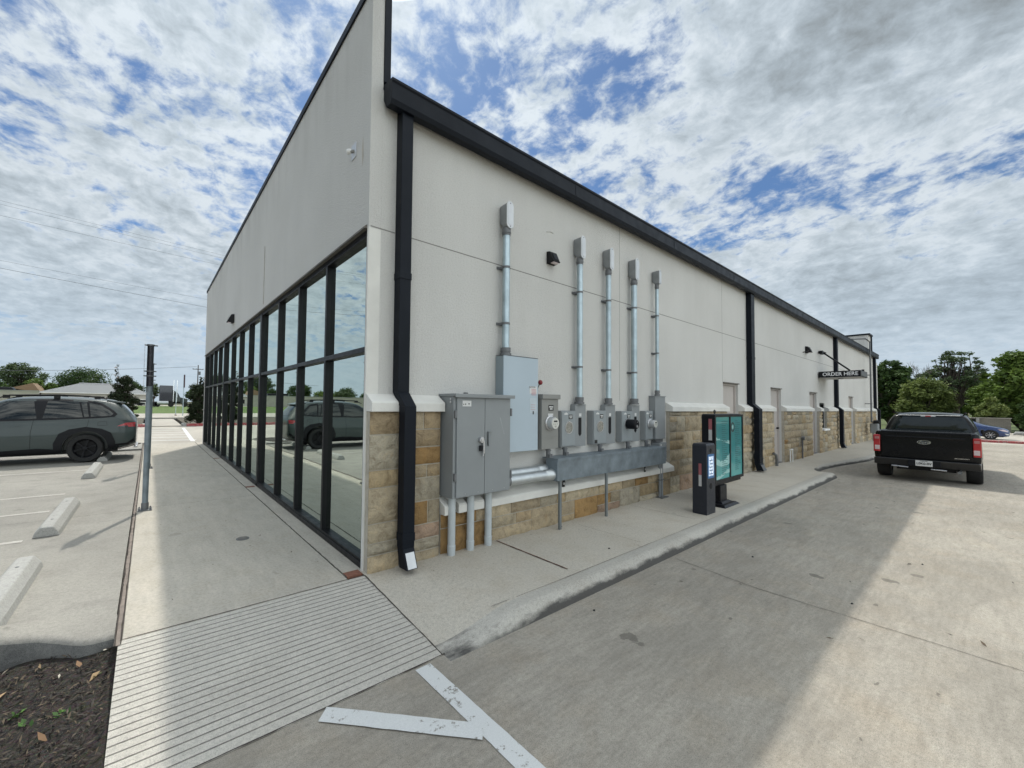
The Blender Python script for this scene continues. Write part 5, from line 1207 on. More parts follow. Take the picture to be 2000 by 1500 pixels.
for s in (-1,1):
    # glasshouse as one dark band with panes above it
    band=[(-3.22,1.10),(-2.72,1.50),(-2.45,1.595),(-1.6,1.625),(-1.05,1.60),(-.74,1.52),(-.50,1.33),(-.42,1.235),(-.48,1.165),(-.80,1.135),(-1.6,1.10),(-3.05,1.065)]
    o=panel('window_surround',band,bv,s,blk,suv,.004)
    for nm,pp in (('front_window',[(-3.0,1.115),(-2.62,1.485),(-2.38,1.565),(-2.02,1.575),(-1.93,1.13)]),('rear_window',[(-1.83,1.135),(-1.77,1.575),(-1.20,1.562),(-1.10,1.16)]),('rear_quarter_vent',[(-1.07,1.162),(-1.16,1.555),(-1.05,1.545),(-.985,1.17)]),('quarter_window',[(-.945,1.172),(-1.00,1.53),(-.78,1.475),(-.58,1.33),(-.50,1.245),(-.55,1.19)])):
        panel(nm,pp,bv,s,MAT['carglass'] if False else simple('tinted_car_glass',(.010,.014,.013),.04,coat=.5,var=.02,spec=.4) if 'tg' not in MAT else MAT['tg'],o,.008)
    # cladding
    def arch(cx,ro,ri,z0,nm):
        out=[];inn=[]
        for a,rr in ((-12,1.02),(14,1.06),(38,1.10),(58,1.02),(90,.965),(122,1.02),(142,1.10),(166,1.06),(192,1.02)): out.append((cx+ro*rr*math.cos(R(a)),RZ_+ro*rr*math.sin(R(a))))
        for a in range(192,-13,-12): inn.append((cx+ri*math.cos(R(a)),RZ_+ri*math.sin(R(a))))
        return panel(nm,out+inn,bv,s,blk,suv,.022,step=.05)
    arch(RX,.575,.445,0,'wheel_arch_trim'); arch(FX,.575,.445,0,'wheel_arch_trim')
    panel('sill_trim',[(-3.18,.24),(-3.2,.40),(-2.6,.36),(-1.9,.40),(-1.56,.36),(-1.50,.28),(-1.55,.235)],bv,s,blk,suv,.012)
    panel('bumper_trim',[(-.52,.34),(-.50,.44),(-.20,.47),(-.06,.58),(-.02,.66),(.0,.60),(-.02,.46),(-.10,.38)],bv,s,blk,suv,.006)
    panel('tail_lamp',[(-.42,.915),(-.24,1.005),(-.05,1.015),(.0,.96),(-.03,.90),(-.20,.895)],bv,s,MAT['tail'],suv,.006,step=.03)
    panel('lamp_smoke',[(-.42,.915),(-.20,.938),(-.18,.893),(-.30,.900)],bv,s,simple('smoked_lens',(.03,.01,.01),.2,coat=1),suv,.009,step=.03)
    for pts in ([(-.98,1.11),(-1.0,.95),(-1.06,.80)],[(-1.98,1.10),(-2.02,.8),(-2.02,.40)],[(-3.12,1.05),(-3.08,.7),(-3.05,.42)]): linep('door_seam',pts,bv,s,blk,suv,.007)
    for xx in (-1.30,-2.30):
        o=panel('door_handle',[(xx-.11,.97),(xx-.05,.99),(xx+.09,.985),(xx+.11,.965),(xx+.02,.945),(xx-.09,.95)],bv,s,body_m,suv,.022,step=.03)
    if s<0: linep('fuel_door',[(-.80,.94),(-.80,1.04),(-.63,1.045),(-.62,.945),(-.80,.94)],bv,s,blk,suv,.006)
    b=MB(); b.tube([(-2.72,s*.60,1.60),(-2.45,s*.60,1.70),(-1.6,s*.60,1.725),(-1.0,s*.595,1.705),(-.66,s*.585,1.63)],[.012,.018,.020,.018,.010],8)
    for xx in (-2.5,-1.62,-.85): b.box(xx-.06,xx+.06,s*.60-.015,s*.60+.015,1.63,1.71)
    b.build('roof_rail',MAT['blackmatt'],suv,smooth=40,world=False)
    for wx_ in (RX,FX):
        n_=28; v_=[];
        for k_ in range(n_+1):
            a_=PI*k_/n_-.0; v_+=[(wx_+.448*math.cos(a_),s*.50,RZ_+.448*math.sin(a_)),(wx_+.448*math.cos(a_),s*.905,RZ_+.448*math.sin(a_))]
        MB().poly(v_,[(2*k_,2*k_+1,2*k_+3,2*k_+2) for k_ in range(n_)]+[tuple(range(0,2*n_+2,2))]).build('wheel_well',MAT['blackmatt'],suv,world=False)
    wheel(suv,RX,s*.915,RZ_,RW,.23,s,MAT['black'],6); wheel(suv,FX,s*.915,RZ_,RW,.23,s,MAT['black'],6)
    b=MB(); b.tube([(-2.95,s*.93,1.10),(-2.95,s*1.02,1.13),(-2.92,s*1.08,1.16)],[.04,.07,.06],10); b.build('mirror',MAT['blackmatt'],suv,smooth=60,world=False)
panel('rear_glass',[(-.52,1.16),(.52,1.16),(.47,1.47),(-.47,1.47)],bv,1,MAT.setdefault('tg',simple('tinted_car_glass',(.010,.014,.013),.04,coat=.5,var=.02,spec=.4)),suv,.006,axis='x')
sp=MB(); sp.hexa([(-.62,-.58,1.55),(-.30,-.55,1.535),(-.30,.55,1.535),(-.62,.58,1.55)],[(-.66,-.57,1.622),(-.31,-.54,1.560),(-.31,.54,1.560),(-.66,.57,1.622)]); sp.build('roof_spoiler',body_m,suv,bevel=.008,world=False)
b=MB(); b.box(-.06,.02,-.60,.60,.30,.36); b.build('rear_skid',MAT['alloy'],suv,bevel=.02,world=False)
panel('number_plate',[(-.16,.76),(.16,.76),(.16,.90),(-.16,.90)],bv,1,MAT['label'],suv,.012,axis='x')
MB().box(-1.25,-.80,-.85,-.84,.05,.06).build('mudflap',MAT['blackmatt'],suv,world=False) if False else None
MB().box(-4.2,-.4,-.72,.72,.24,.30).build('underbody',MAT['blackmatt'],suv,world=False)
# ---------------- black pickup (heading +x, tail towards camera), real size then scaled
trk=thing('pickup_truck','black pickup truck seen from behind, waiting in the drive-through lane','pickup truck',(12.92,-2.815,RZ)); trk.scale=(.845,.845,.845)
pk=simple('black_truck_paint',(.002,.002,.0025),.25,var=.03,scale=1.5,coat=.2,spec=.2)
def bs(ws,wt,z0,zt): return [(0.001,z0),(ws*.7,z0),(ws*.95,z0+.03),(ws,z0+.12),(ws*1.0,.85),(wt,zt-.12),(wt-.02,zt-.01),(wt-.10,zt),(wt-.11,zt-.02),(wt*.5,zt-.02),(0.001,zt-.02)]
bed=loft([(.10,bs(.96,.95,.52,1.41)),(.13,bs(.985,.965,.50,1.425)),(.5,bs(1.0,.97,.48,1.43)),(1.2,bs(1.01,.975,.46,1.43)),(1.80,bs(1.01,.975,.46,1.43)),(1.86,bs(1.0,.96,.46,1.40))],'bed',pk,None); bvb=bvh_of(bed)
def cs(w0,wb,wr,z0,zb,zr): return carsec(w0,w0,wb,wr,z0,.62,.9,zb,zr,.03)
cab=loft([(1.89,cs(.97,.93,.70,.46,1.34,1.86)),(1.93,cs(1.0,.955,.74,.44,1.36,1.90)),(2.3,cs(1.01,.965,.755,.42,1.37,1.945)),(3.3,cs(1.01,.965,.755,.42,1.36,1.95)),(3.75,cs(1.01,.965,.73,.42,1.34,1.86)),(4.25,cs(1.01,.965,.74,.42,1.31,1.50)),(4.5,cs(1.01,.965,.80,.42,1.26,1.34)),(5.4,cs(1.0,.95,.78,.42,1.20,1.28)),(5.75,cs(.95,.90,.74,.44,1.1,1.2)),(5.82,cs(.90,.85,.7,.5,1.0,1.1))],'cab',pk,None); bvc=bvh_of(cab)
cutwheels(bed,[(1.12,.41)],.50,1.01); cutwheels(cab,[(4.85,.41)],.50,1.01)
bed.parent=trk; cab.parent=trk
tg=MB(); tg.box(.055,.10,-.83,.83,.66,1.385); tg.hexa([(.03,-.83,1.385),(.11,-.83,1.385),(.11,.83,1.385),(.03,.83,1.385)],[(.05,-.83,1.43),(.11,-.83,1.43),(.11,.83,1.43),(.05,.83,1.43)])
tgo=tg.build('tailgate',pk,trk,bevel=.014,seg=3,world=False)
MB().prism([(.048,1.26),(.054,1.285),(.054,1.22)],'y',-.72,.72).build('tailgate_crease',pk,tgo,world=False)
def ovalring(x,y,z,ry,rz,w_,mat,parent,nm,d=.008):
    n=40; v=[];
    for k in range(n): a=2*PI*k/n; v+=[(x,y+ry*math.cos(a),z+rz*math.sin(a)),(x,y+(ry-w_)*math.cos(a),z+(rz-w_*.8)*math.sin(a)),(x-d,y+(ry-w_*.1)*math.cos(a),z+(rz-w_*.1)*math.sin(a)),(x-d,y+(ry-w_*.9)*math.cos(a),z+(rz-w_*.75)*math.sin(a))]
    f=[]
    for k in range(n): a=4*k;b_=4*((k+1)%n); f+=[(a+2,a+3,b_+3,b_+2),(a,a+2,b_+2,b_),(a+3,a+1,b_+1,b_+3)]
    return MB().poly(v,f).build(nm,mat,parent,world=False)
e=MB().prism([(q[0],q[1]) for q in circ(0.0,1.13,.125,.055,36)],'x',.047,.054).build('badge',simple('dark_badge',(.015,.02,.035),.25,coat=1),tgo,world=False)
ovalring(.047,0,1.13,.128,.058,.013,MAT['chrome'],e,'badge_ring')
cu_m=plane_mtx((.0455,0,1.128),(0,-1,0),(0,0,1))
def txt(name,body,size,mat,parent,m,**k):
    o=text_mesh(name,body,size,mat,None,m,**k); o.parent=parent; return o
txt('badge_script','Ford',.085,MAT['chrome'],e,cu_m,extrude=.001,shear=.35,sx=1.25)
txt('side_badge','ECOBOOST',.040,MAT['chrome'],tgo,plane_mtx((.052,-.66,.735),(0,-1,0),(0,0,1)),extrude=.001,sx=1.2)
for s in (-1,1):
    tl=MB(); tl.box(.02,.20,s*.845,s*.985,.80,1.30); o=tl.build('tail_lamp',MAT['tail'],trk,bevel=.02,seg=3,world=False)
    MB().box(.014,.05,s*.862,s*.955,1.17,1.24).build('lamp_lens',simple('pinkish_lens',(.42,.16,.16),.25,coat=1),o,bevel=.006,world=False); MB().box(.012,.05,s*.855,s*.955,.86,.985).build('lamp_lens',MAT['lens'],o,bevel=.006,world=False)
    MB().box(.02,.15,s*.84,s*.99,.80,.805).build('lamp_gap',MAT['black'],o,world=False)
bp=MB(); bp.hexa([(.02,-.98,.44),(.22,-.98,.44),(.22,.98,.44),(.02,.98,.44)],[(-.10,-.96,.64),(.12,-.98,.64),(.12,.98,.64),(-.10,.96,.64)]); bpo=bp.build('bumper',simple('bumper_black',(.014,.014,.015),.4,coat=.4),trk,bevel=.03,seg=3,world=False)
MB().box(-.115,-.04,-.30,.30,.47,.63).build('plate_recess',MAT['black'],bpo,bevel=.01,world=False)
pl=MB().box(-.130,-.120,-.155,.155,.475,.632).build('number_plate',MAT['label'],bpo,bevel=.004,world=False)
txt('plate_number','L0K0-0V',.085,MAT['ink'],pl,plane_mtx((-.132,0,.545),(0,-1,0),(0,0,1)),extrude=.0006,bold=.002,sx=.9)
txt('plate_state','TEXAS',.028,MAT['ink'],pl,plane_mtx((-.132,0,.613),(0,-1,0),(0,0,1)),extrude=.0006,bold=.001,sx=1.6)
MB().tube([(-.02,.62,.425),(-.02,.30,.41)],.022,10).build('step_bar',MAT['alloy'],trk,world=False); MB().tube([(-.02,-.12,.40),(-.02,-.40,.39)],.022,10).build('step_bar',MAT['alloy'],trk,world=False)
MB().tube([(.05,-.62,.36),(.5,-.60,.38)],.04,14).build('exhaust_tip',MAT['castgrey'],trk,world=False)
tgl=MAT['tg']
panel('rear_window',[(-.84,1.40),(.84,1.40),(.70,1.80),(.62,1.83),(-.62,1.83),(-.70,1.80)],bvc,-1,tgl,trk,.006,axis='x')
MB().box(1.86,1.93,-.62,.62,1.865,1.888).build('roof_edge',MAT['white'],trk,bevel=.006,world=False)
hl=MB().box(1.845,1.89,-.15,.15,1.835,1.862).build('high_brake_lamp',MAT['label'],trk,bevel=.004,world=False); MB().box(1.842,1.88,-.055,.055,1.832,1.864).build('brake_lens',MAT['tail'],hl,world=False)
for s in (-1,1): MB().box(2.1,3.6,s*.70-.02,s*.70+.02,1.93,1.965).build('roof_rail',MAT['blackmatt'],trk,bevel=.008,world=False)
for s in (-1,1):
    panel('side_window',[(2.1,1.42),(2.18,1.80),(3.5,1.84),(4.05,1.42)],bvc,s,tgl,trk,.006)
    wheel(trk,1.12,s*1.0,.41,.41,.29,s,MAT['alloy'],6); wheel(trk,4.85,s*1.0,.41,.41,.29,s,MAT['alloy'],6)
    b=MB(); b.box(3.85,3.95,s*.98,s*1.05,1.30,1.44); b.build('mirror',MAT['blackmatt'],trk,bevel=.03,seg=3,world=False)
    for x in (3.0,): linep('door_seam',[(x,1.35),(x,.6)],bvc,s,MAT['blackmatt'],trk)
MB().box(.25,1.85,-.88,.88,1.385,1.395).build('bed_cover',MAT['blackmatt'],trk,world=False)
MB().box(.3,5.5,-.55,.55,.32,.50).build('underbody',MAT['blackmatt'],trk,world=False)
# ---------------- blue hatchback far right, nose towards -y
bc=thing('blue_car','dark blue hatchback standing on the bright lot beyond the red kerb','car',(37.35,-4.72,-.02),-PI/2); bc.scale=(.80,.80,.80)
bp_=carpaint('dark_blue_paint',(.010,.035,.13),metal=.2,rough=.3)
def c2(ws,wb,wr,zb,zbelt,zr): return carsec(ws,ws,wb,wr,zb,.38,.62,zbelt,zr,.02)
# local +x = nose
st_=[(-4.2,c2(.66,.62,.5,.36,.86,1.1)),(-4.1,c2(.80,.78,.56,.30,.95,1.25)),(-3.7,c2(.86,.82,.58,.22,1.0,1.42)),(-3.0,c2(.88,.84,.6,.18,1.0,1.49)),(-2.2,c2(.88,.84,.60,.18,.98,1.49)),(-1.75,c2(.88,.84,.62,.18,.96,1.36)),(-1.3,c2(.88,.84,.66,.18,.95,1.12)),(-1.0,c2(.88,.83,.68,.18,.93,1.0)),(-.4,c2(.84,.79,.62,.20,.80,.88)),(-.12,c2(.76,.70,.55,.24,.66,.76)),(0,c2(.60,.55,.42,.28,.54,.64))]
bb=loft(st_,'body',bp_,None); bvv=bvh_of(bb); cutwheels(bb,[(-.86,.33),(-3.45,.33)],.375,.88); bb.parent=bc
for s in (-1,1):
    panel('side_window',[(-3.7,1.05),(-3.5,1.36),(-2.3,1.42),(-1.45,1.04)],bvv,s,tgl,bc,.006)
    panel('headlamp',[(-.55,.74),(-.30,.74),(-.10,.62),(-.14,.57),(-.36,.63)],bvv,s,MAT['lens'],bc,.010,step=.03)
    panel('fog_lamp',[(-.26,.46),(-.10,.44),(-.06,.36),(-.18,.36)],bvv,s,MAT['white'],bc,.008,step=.03)
    wheel(bc,-.86,s*.87,.33,.33,.20,s,MAT['alloy'],8); wheel(bc,-3.45,s*.87,.33,.33,.20,s,MAT['alloy'],8)
    linep('door_seam',[(-1.35,.95),(-1.38,.4)],bvv,s,MAT['blackmatt'],bc)
    MB().box(-1.62,-1.48,s*.85,s*1.0,.98,1.10).build('mirror',bp_,bc,bevel=.03,world=False)
MB().box(-3.9,-.3,-.6,.6,.20,.26).build('underbody',MAT['blackmatt'],bc,world=False)
# ================================================================== TREES AND FAR THINGS
FOL={'dark':foliage('dark_foliage',(.03,.062,.02),(.08,.13,.036)),'mid':foliage('mid_foliage',(.06,.108,.022),(.165,.235,.05)),
 'light':foliage('light_foliage',(.09,.125,.034),(.22,.265,.08)),'grey':foliage('greyish_foliage',(.05,.08,.035),(.12,.165,.075)),'plum':foliage('crape_foliage',(.018,.030,.014),(.040,.055,.024))}
def leaves(name,clumps,n,size,mat,parent,seed,flat_=.7,white=0,ex=.45):
    rg=np.random.default_rng(seed); C=np.array([c[:3] for c in clumps]); Rr=np.array([c[3] for c in clumps]); wts=Rr**2; wts/=wts.sum()
    idx=rg.choice(len(C),n,p=wts); d=rg.normal(size=(n,3)); d/=np.linalg.norm(d,axis=1,keepdims=True); rad=rg.random(n)**ex*rg.uniform(.75,1.25,n)
    p=C[idx]+d*(Rr[idx]*rad)[:,None]*np.array([1,1,flat_])
    s=size*rg.uniform(.5,1.4,n); 
    a=rg.normal(size=(n,3)); a[:,2]*=.5; a/=np.linalg.norm(a,axis=1,keepdims=True); b=rg.normal(size=(n,3)); b-=a*(a*b).sum(1,keepdims=True); b/=np.linalg.norm(b,axis=1,keepdims=True)
    V=np.empty((n,4,3)); V[:,0]=p-a*s[:,None]; V[:,1]=p-b*(s*.5)[:,None]; V[:,2]=p+a*s[:,None]; V[:,3]=p+b*(s*.5)[:,None]
    cj=rg.random(len(C))[idx]*.55+rg.random(n)*.45; T=np.repeat(cj[:,None],12,1).reshape(n*4,3)
    o=raw(name,V.reshape(-1,3),np.arange(4*n).reshape(-1,4),mat,T,None); o.parent=parent; return o
def limbs(b,base,tips,r0,seed,fork=.45,wob=.25):
    rnd=random.Random(seed); base=Vector(base)
    for tp in tips:
        tp=Vector(tp); d=tp-base; k=base.lerp(tp,fork)+Vector((rnd.uniform(-1,1),rnd.uniform(-1,1),rnd.uniform(0,1)))*wob*d.length*.3
        k2=k.lerp(tp,.5)+Vector((rnd.uniform(-1,1),rnd.uniform(-1,1),rnd.uniform(-.3,.6)))*wob*d.length*.2
        b.tube([base,k,k2,tp],[r0*.55,r0*.35,r0*.2,r0*.06],6,caps=False)
def tree(name,label,x,y,z0,h,rx,kind,n,size,seed,cat='tree',trunkh=.30,group=None,nc=26,tr=None,crown_r=.26,lean=0,ryf=.8,white=0,low=.0):
    rnd=random.Random(seed); t=thing(name,label,cat,(x,y,z0),0,group); r0=tr or h*.028
    ch=h*(1-trunkh); cz=h*trunkh+ch*.5; cl=[]
    for i in range(nc):
        while True:
            u=Vector((rnd.uniform(-1,1),rnd.uniform(-1,1),rnd.uniform(-1,1)))
            if .35<u.length<1: break
        k=rx*crown_r*rnd.uniform(.6,1.3)*(1.0 if u.length<.8 else .8)
        zt=cz+u.z*ch*.5*.86
        wd=1.0 if u.z<.2 else (1-.35*(u.z-.2))
        cl.append((u.x*rx*.82*wd+lean*zt/h,u.y*rx*ryf*.82*wd,max(k*.6,zt),k*1.35))
    b=MB(); top=h*(trunkh+.12); b.tube([(0,0,-.1),(r0*.3,0,h*trunkh*.5),(lean*.3,0,top)],[r0*1.35,r0,r0*.6],10); limbs(b,(lean*.15,0,h*trunkh*.85),[c[:3] for c in cl],r0*.9,seed)
    b.build('trunk',MAT['bark'],t,world=False,smooth=60)
    leaves('crown',cl,n,size,FOL[kind],t,seed); return t
# right hand side trees
def at_x(px,py,X): p=PX(px,py,X); return p
G1='trees behind the rear lot'
def rt(px0,px1,pytop,X,zb,**k):
    a=PX(px0,770,X); b_=PX(px1,770,X); top=PX((px0+px1)/2,pytop,X).z; w_=abs(a.y-b_.y)/2; 
    return tree(k.pop('name','tree'),k.pop('label'),X,(a.y+b_.y)/2,zb,top-zb,w_*1.05,k.pop('kind'),k.pop('n'),k.pop('size'),k.pop('seed'),group=G1,**k)
rt(1684,1792,692,62,-.1,label='dark dense tree half hidden behind the far corner of the building',kind='dark',n=15000,size=.17,seed=21,trunkh=.03,nc=80,ryf=1.0)
rt(1744,1866,728,57,-.1,label='light green bushy tree right behind the pickup roof',kind='light',n=15000,size=.13,seed=22,trunkh=.03,nc=90,ryf=1.0)
rt(1796,1945,672,66,-.1,label='tall thin crowned tree with dark branching trunk showing against the sky',kind='grey',n=6500,size=.11,seed=23,trunkh=.25,nc=95,crown_r=.12,tr=.26,ryf=1.0)
rt(1770,1852,706,72,-.1,label='loose grey green tree between the bushy tree and the tall thin crowned one',kind='grey',n=8000,size=.12,seed=29,trunkh=.10,nc=60,crown_r=.17,ryf=1.0)
rt(1882,1995,742,58,-.1,label='mid green tree directly above the block wall',kind='mid',n=16000,size=.14,seed=24,trunkh=.03,nc=90,ryf=1.0)
rt(1925,2075,672,54,-.1,label='largest bright green tree at the right edge of the view',kind='mid',n=24000,size=.15,seed=25,trunkh=.02,nc=120,ryf=1.0)
rt(1890,1985,772,51.5,-.1,label='yellow green shrub mass just over the block wall top',kind='light',n=5000,size=.10,seed=26,trunkh=.05,nc=24,ryf=.6)
rt(1975,2060,770,47,-.1,label='dark green shrub mass right of the block wall',kind='dark',n=5500,size=.11,seed=27,trunkh=.04,nc=26,ryf=1.0)
rt(2040,2220,680,56,-.1,label='big dark tree beyond the right edge of the view',kind='dark',n=6000,size=.26,seed=28,trunkh=.10,nc=30,ryf=1.0)
for k,(q0,q1,pt,X_,kd) in enumerate(((1700,1790,725,80,'dark'),(1770,1850,745,84,'mid'),(1835,1905,752,82,'dark'),(1880,1960,722,78,'mid'),(1940,2030,705,76,'dark'))):
    rt(q0,q1,pt,X_,-.1,label=('leftmost','second','third','fourth','rightmost')[k]+' of the far trees filling in behind the rear tree line',kind=kd,n=6500,size=.28,seed=70+k,trunkh=.02,nc=60,ryf=.5)
for i,(yy,hh) in enumerate(((10,7),(17,8),(25,7.5))):
    tree('tree',('leftmost','middle','farthest left')[i]+' of the dark trees hidden behind the building',64,yy,-.1,hh,5,'dark',2500,.35,60+i,group=G1,trunkh=.12)
for i,(xx,yy,hh,rr) in enumerate(((56,-17,10,5.5),(58,-26,11,6),(57,-36,9.5,6),(60,-47,11,6.5))):
    tree('tree',('first','second','third','fourth')[i]+' tree of the row running on beyond the right edge of the view',xx,yy,-.1,hh,rr,('mid','dark','mid','dark')[i],5000,.30,80+i,group=G1,trunkh=.08,nc=44)
# bare tree
a=PX(1800,800,70); tp_=PX(1800,690,70).z
t=thing('bare_tree','leafless grey tree whose fine twigs rise behind the bushy trees','bare tree',(70,a.y,-.1)); b=MB(); rnd=random.Random(5)
def twig(p,d,l,r,k):
    q=p+d*l; b.tube([p,p.lerp(q,.5)+Vector((rnd.uniform(-.05,.05)*l,rnd.uniform(-.05,.05)*l,0)),q],[r,r*.8,r*.6],5,caps=False)
    if k==0: return
    for _ in range(rnd.choice([2,3,3])):
        dd=(d+Vector((rnd.uniform(-.6,.6),rnd.uniform(-.6,.6),rnd.uniform(-.1,.5)))).normalized(); twig(q,dd,l*rnd.uniform(.6,.85),r*.6,k-1)
twig(Vector((0,0,0)),Vector((0,0,1)),(tp_+.1)*.30,.14,5); b.build('branches',MAT['greybark'],t,world=False)
# block wall enclosure
a=PX(1893,815,50.6); c_=PX(1974,815,50.6)
t=thing('block_wall','weathered grey concrete block wall behind the blue car','wall',(50.6,(a.y+c_.y)/2,-.1))
def blockm():
    m,t_,b,o=newmat('concrete_block'); p=pos(t_); br=t_.add('ShaderNodeTexBrick'); mp=t_.add('ShaderNodeMapping'); t_.l.new(p,mp.inputs[0]); mp.inputs['Rotation'].default_value=(0,PI/2,PI/2); t_.l.new(mp.outputs[0],br.inputs['Vector'])
    br.inputs['Color1'].default_value=(.20,.185,.155,1); br.inputs['Color2'].default_value=(.245,.225,.19,1); br.inputs['Mortar'].default_value=(.16,.15,.13,1); br.inputs['Scale'].default_value=2.5
    c=t_.mix(t_.mapr(t_.noise(p,1.2,5),.4,.7,0,.5),br.outputs[0],(.14,.135,.12)); setc(t_,b.inputs['Base Color'],c); b.inputs['Roughness'].default_value=.95; return m
MAT['block']=blockm(); ztop=a.z
MB().box(50.5,50.7,c_.y,a.y+3.5,-.3,ztop-.05).box(50.7,55,c_.y-.0,c_.y+.2,-.3,ztop-.07).build('wall',MAT['block'],t); MB().box(50.44,50.76,c_.y-.05,a.y+3.5,ztop-.05,ztop).build('coping',simple('pale_coping',(.42,.40,.35),.9,obj=False),t)
g_=PX(1910,830,50.4); MB().box(50.36,50.44,g_.y-.08,g_.y+.08,-.1,ztop-.01).build('gate_post',MAT['stop'],t); MB().box(50.40,50.46,g_.y+.12,g_.y+2.6,.0,ztop-.12).build('dark_gate',MAT['blackmatt'],t)
# distant house glimpse
p=PX(1866,800,95); t=thing('distant_house','small tan gable end glimpsed through the trees beside the dark trunk','house',(95,p.y,0))
MB().box(95,101,p.y-1.2,p.y+3.0,-.3,p.z+1.6).build('wall',simple('tan_wall',(.50,.40,.26),.9,obj=False),t); MB().prism([(p.y-1.6,p.z+1.6),(p.y+.9,p.z+3.0),(p.y+3.4,p.z+1.6)],'x',94.6,101.4).build('roof',simple('brown_roof',(.10,.06,.045),.9,obj=False),t)
p=PX(1980,846,44); t=thing('pale_rock','pale rounded rock on the grass at the right edge','rock',(44,p.y-.3,0)); b=MB(); b.tube([(44,p.y-.5,.05),(44,p.y-.35,.16),(44,p.y-.1,.17),(44,p.y+.02,.05)],[.05,.13,.12,.04],10); b.build('rock',MAT['stop'],t,smooth=60)
# ------------------------------------------------------------------ left background
def lt(px0,px1,pytop,Y_,zb,**k):
    a=PY(px0,770,Y_); b_=PY(px1,770,Y_); top=PY((px0+px1)/2,pytop,Y_).z; w_=abs(a.x-b_.x)/2
    return tree(k.pop('name','tree'),k.pop('label'),(a.x+b_.x)/2,Y_,zb,top-zb,w_*1.05,k.pop('kind'),k.pop('n'),k.pop('size'),k.pop('seed'),**k)
G2='trees across the street'
lt(-30,98,706,150,.4,label='big open crowned oak at the left edge across the street',kind='grey',n=12000,size=.22,seed=31,trunkh=.26,nc=80,group=G2,crown_r=.15)
lt(40,112,735,142,.4,label='low round tree between the open oak and the dense tree',kind='mid',n=6000,size=.26,seed=32,trunkh=.12,nc=26,group=G2)
lt(95,222,714,158,.4,label='dense dark tree rising behind the low pale roofed building',kind='dark',n=14000,size=.24,seed=33,trunkh=.08,nc=90,group=G2)
lt(-40,30,742,138,.4,label='dark shrubby tree under the open oak',kind='dark',n=5000,size=.25,seed=34,trunkh=.08,nc=24,group=G2)
lt(225,290,742,150,.4,label='distant tree top showing over the left flowering shrub',kind='dark',n=5000,size=.25,seed=35,trunkh=.12,nc=24,group=G2)
lt(282,318,748,145,.4,label='small sparse tree just left of the parked lorry',kind='grey',n=1800,size=.22,seed=36,trunkh=.3,nc=16,group=G2)
lt(355,400,760,150,.4,label='low distant tree beside the utility pole',kind='dark',n=3500,size=.25,seed=37,trunkh=.1,nc=20,group=G2)
for i,(px0,px1,pt) in enumerate(((-190,-60,720),(-330,-190,735),(-480,-300,722),(-700,-470,730))):
    lt(px0,px1,pt,150,.4,label=('first','second','third','fourth')[i]+' tree beyond the left edge of the view',kind=('dark','mid','grey','dark')[i],n=6000,size=.30,seed=40+i,trunkh=.14,nc=28,group=G2)
def shrub(label,px0,px1,pytop,Y_,zb,seed,n=9000,blooms=26,spikes=0):
    a=PY(px0,790,Y_); b_=PY(px1,790,Y_); top=PY((px0+px1)/2,pytop,Y_).z; w_=abs(a.x-b_.x)/2; rnd=random.Random(seed); h=top-zb
    t=thing('flowering_shrub',label,'shrub',((a.x+b_.x)/2,Y_,zb),0,'flowering shrubs beside the crossing'); cl=[]
    for i in range(120):
        zt=rnd.uniform(.12,1)*h; wd=w_*(.95 if zt<h*.65 else 1.25-.75*zt/h); an=rnd.uniform(0,2*PI); rr=wd*rnd.uniform(.1,.85)
        cl.append((rr*math.cos(an),rr*math.sin(an),zt*.95,w_*.24*rnd.uniform(.5,1.4)))
    for i in range(spikes):
        x=rnd.uniform(-.5,.5)*w_; hh=rnd.uniform(.15,.42); ly=rnd.uniform(-.1,.1)
        for k in range(14): cl.append((x+k*ly*.15+rnd.uniform(-.07,.07),rnd.uniform(-.1,.1),h*(.88+hh*k/14),w_*rnd.uniform(.04,.085)))
    b=MB(); limbs(b,(0,0,0),[c[:3] for c in cl],.045,seed); b.tube([(0,0,-.1),(0,0,.25)],.06,8); b.build('stems',MAT['bark'],t,world=False)
    leaves('foliage',cl,n*2,.062,FOL['plum'],t,seed,.9)
    rg=random.Random(seed+1); V=[]
    bl=[]
    for i in range(blooms):
        c=rg.choice(cl); bl.append((c[0]*1.08,c[1]*1.08-.1,c[2]+c[3]*.5,.07))
    leaves('blossom',bl,blooms*14,.035,simple('pale_blossom',(.55,.50,.48),.7),t,seed+2); return t
shrub('round dark flowering shrub behind the tail of the grey SUV',208,276,735,30.0,.06,51,spikes=1)
shrub('dark flowering shrub with tall spiky shoots at the far corner of the shopfront',360,418,752,29.0,.06,52,spikes=5)
# distant low building
Yb=118; e0=PY(72,763,Yb); r0=PY(146,748,Yb); r1=PY(225,748,Yb); e1=PY(262,764,Yb)
t=thing('low_building','low building with pale grey hipped metal roof across the street','building',((e0.x+e1.x)/2,Yb,.4))
zE=PY(160,770,Yb).z; zR=r0.z
mroof=simple('pale_metal_roof',(.14,.15,.155),.7,metal=.0,obj=False,var=.06)
MB().poly([(e0.x,Yb,zE+.3),(e1.x+3,Yb,zE+.3),(e1.x+3,Yb+14,zE+.3),(e0.x,Yb+14,zE+.3),(r0.x,Yb+7,zR+.15),(r1.x+2,Yb+7,zR+.15)],[(0,1,5,4),(1,2,5),(2,3,4,5),(3,0,4),(3,2,1,0)]).build('roof',mroof,t)
MB().tube([(r0.x,Yb+7,zR+.2),(r1.x+2,Yb+7,zR+.2)],.12,6).build('ridge_cap',MAT['alloy'],t)
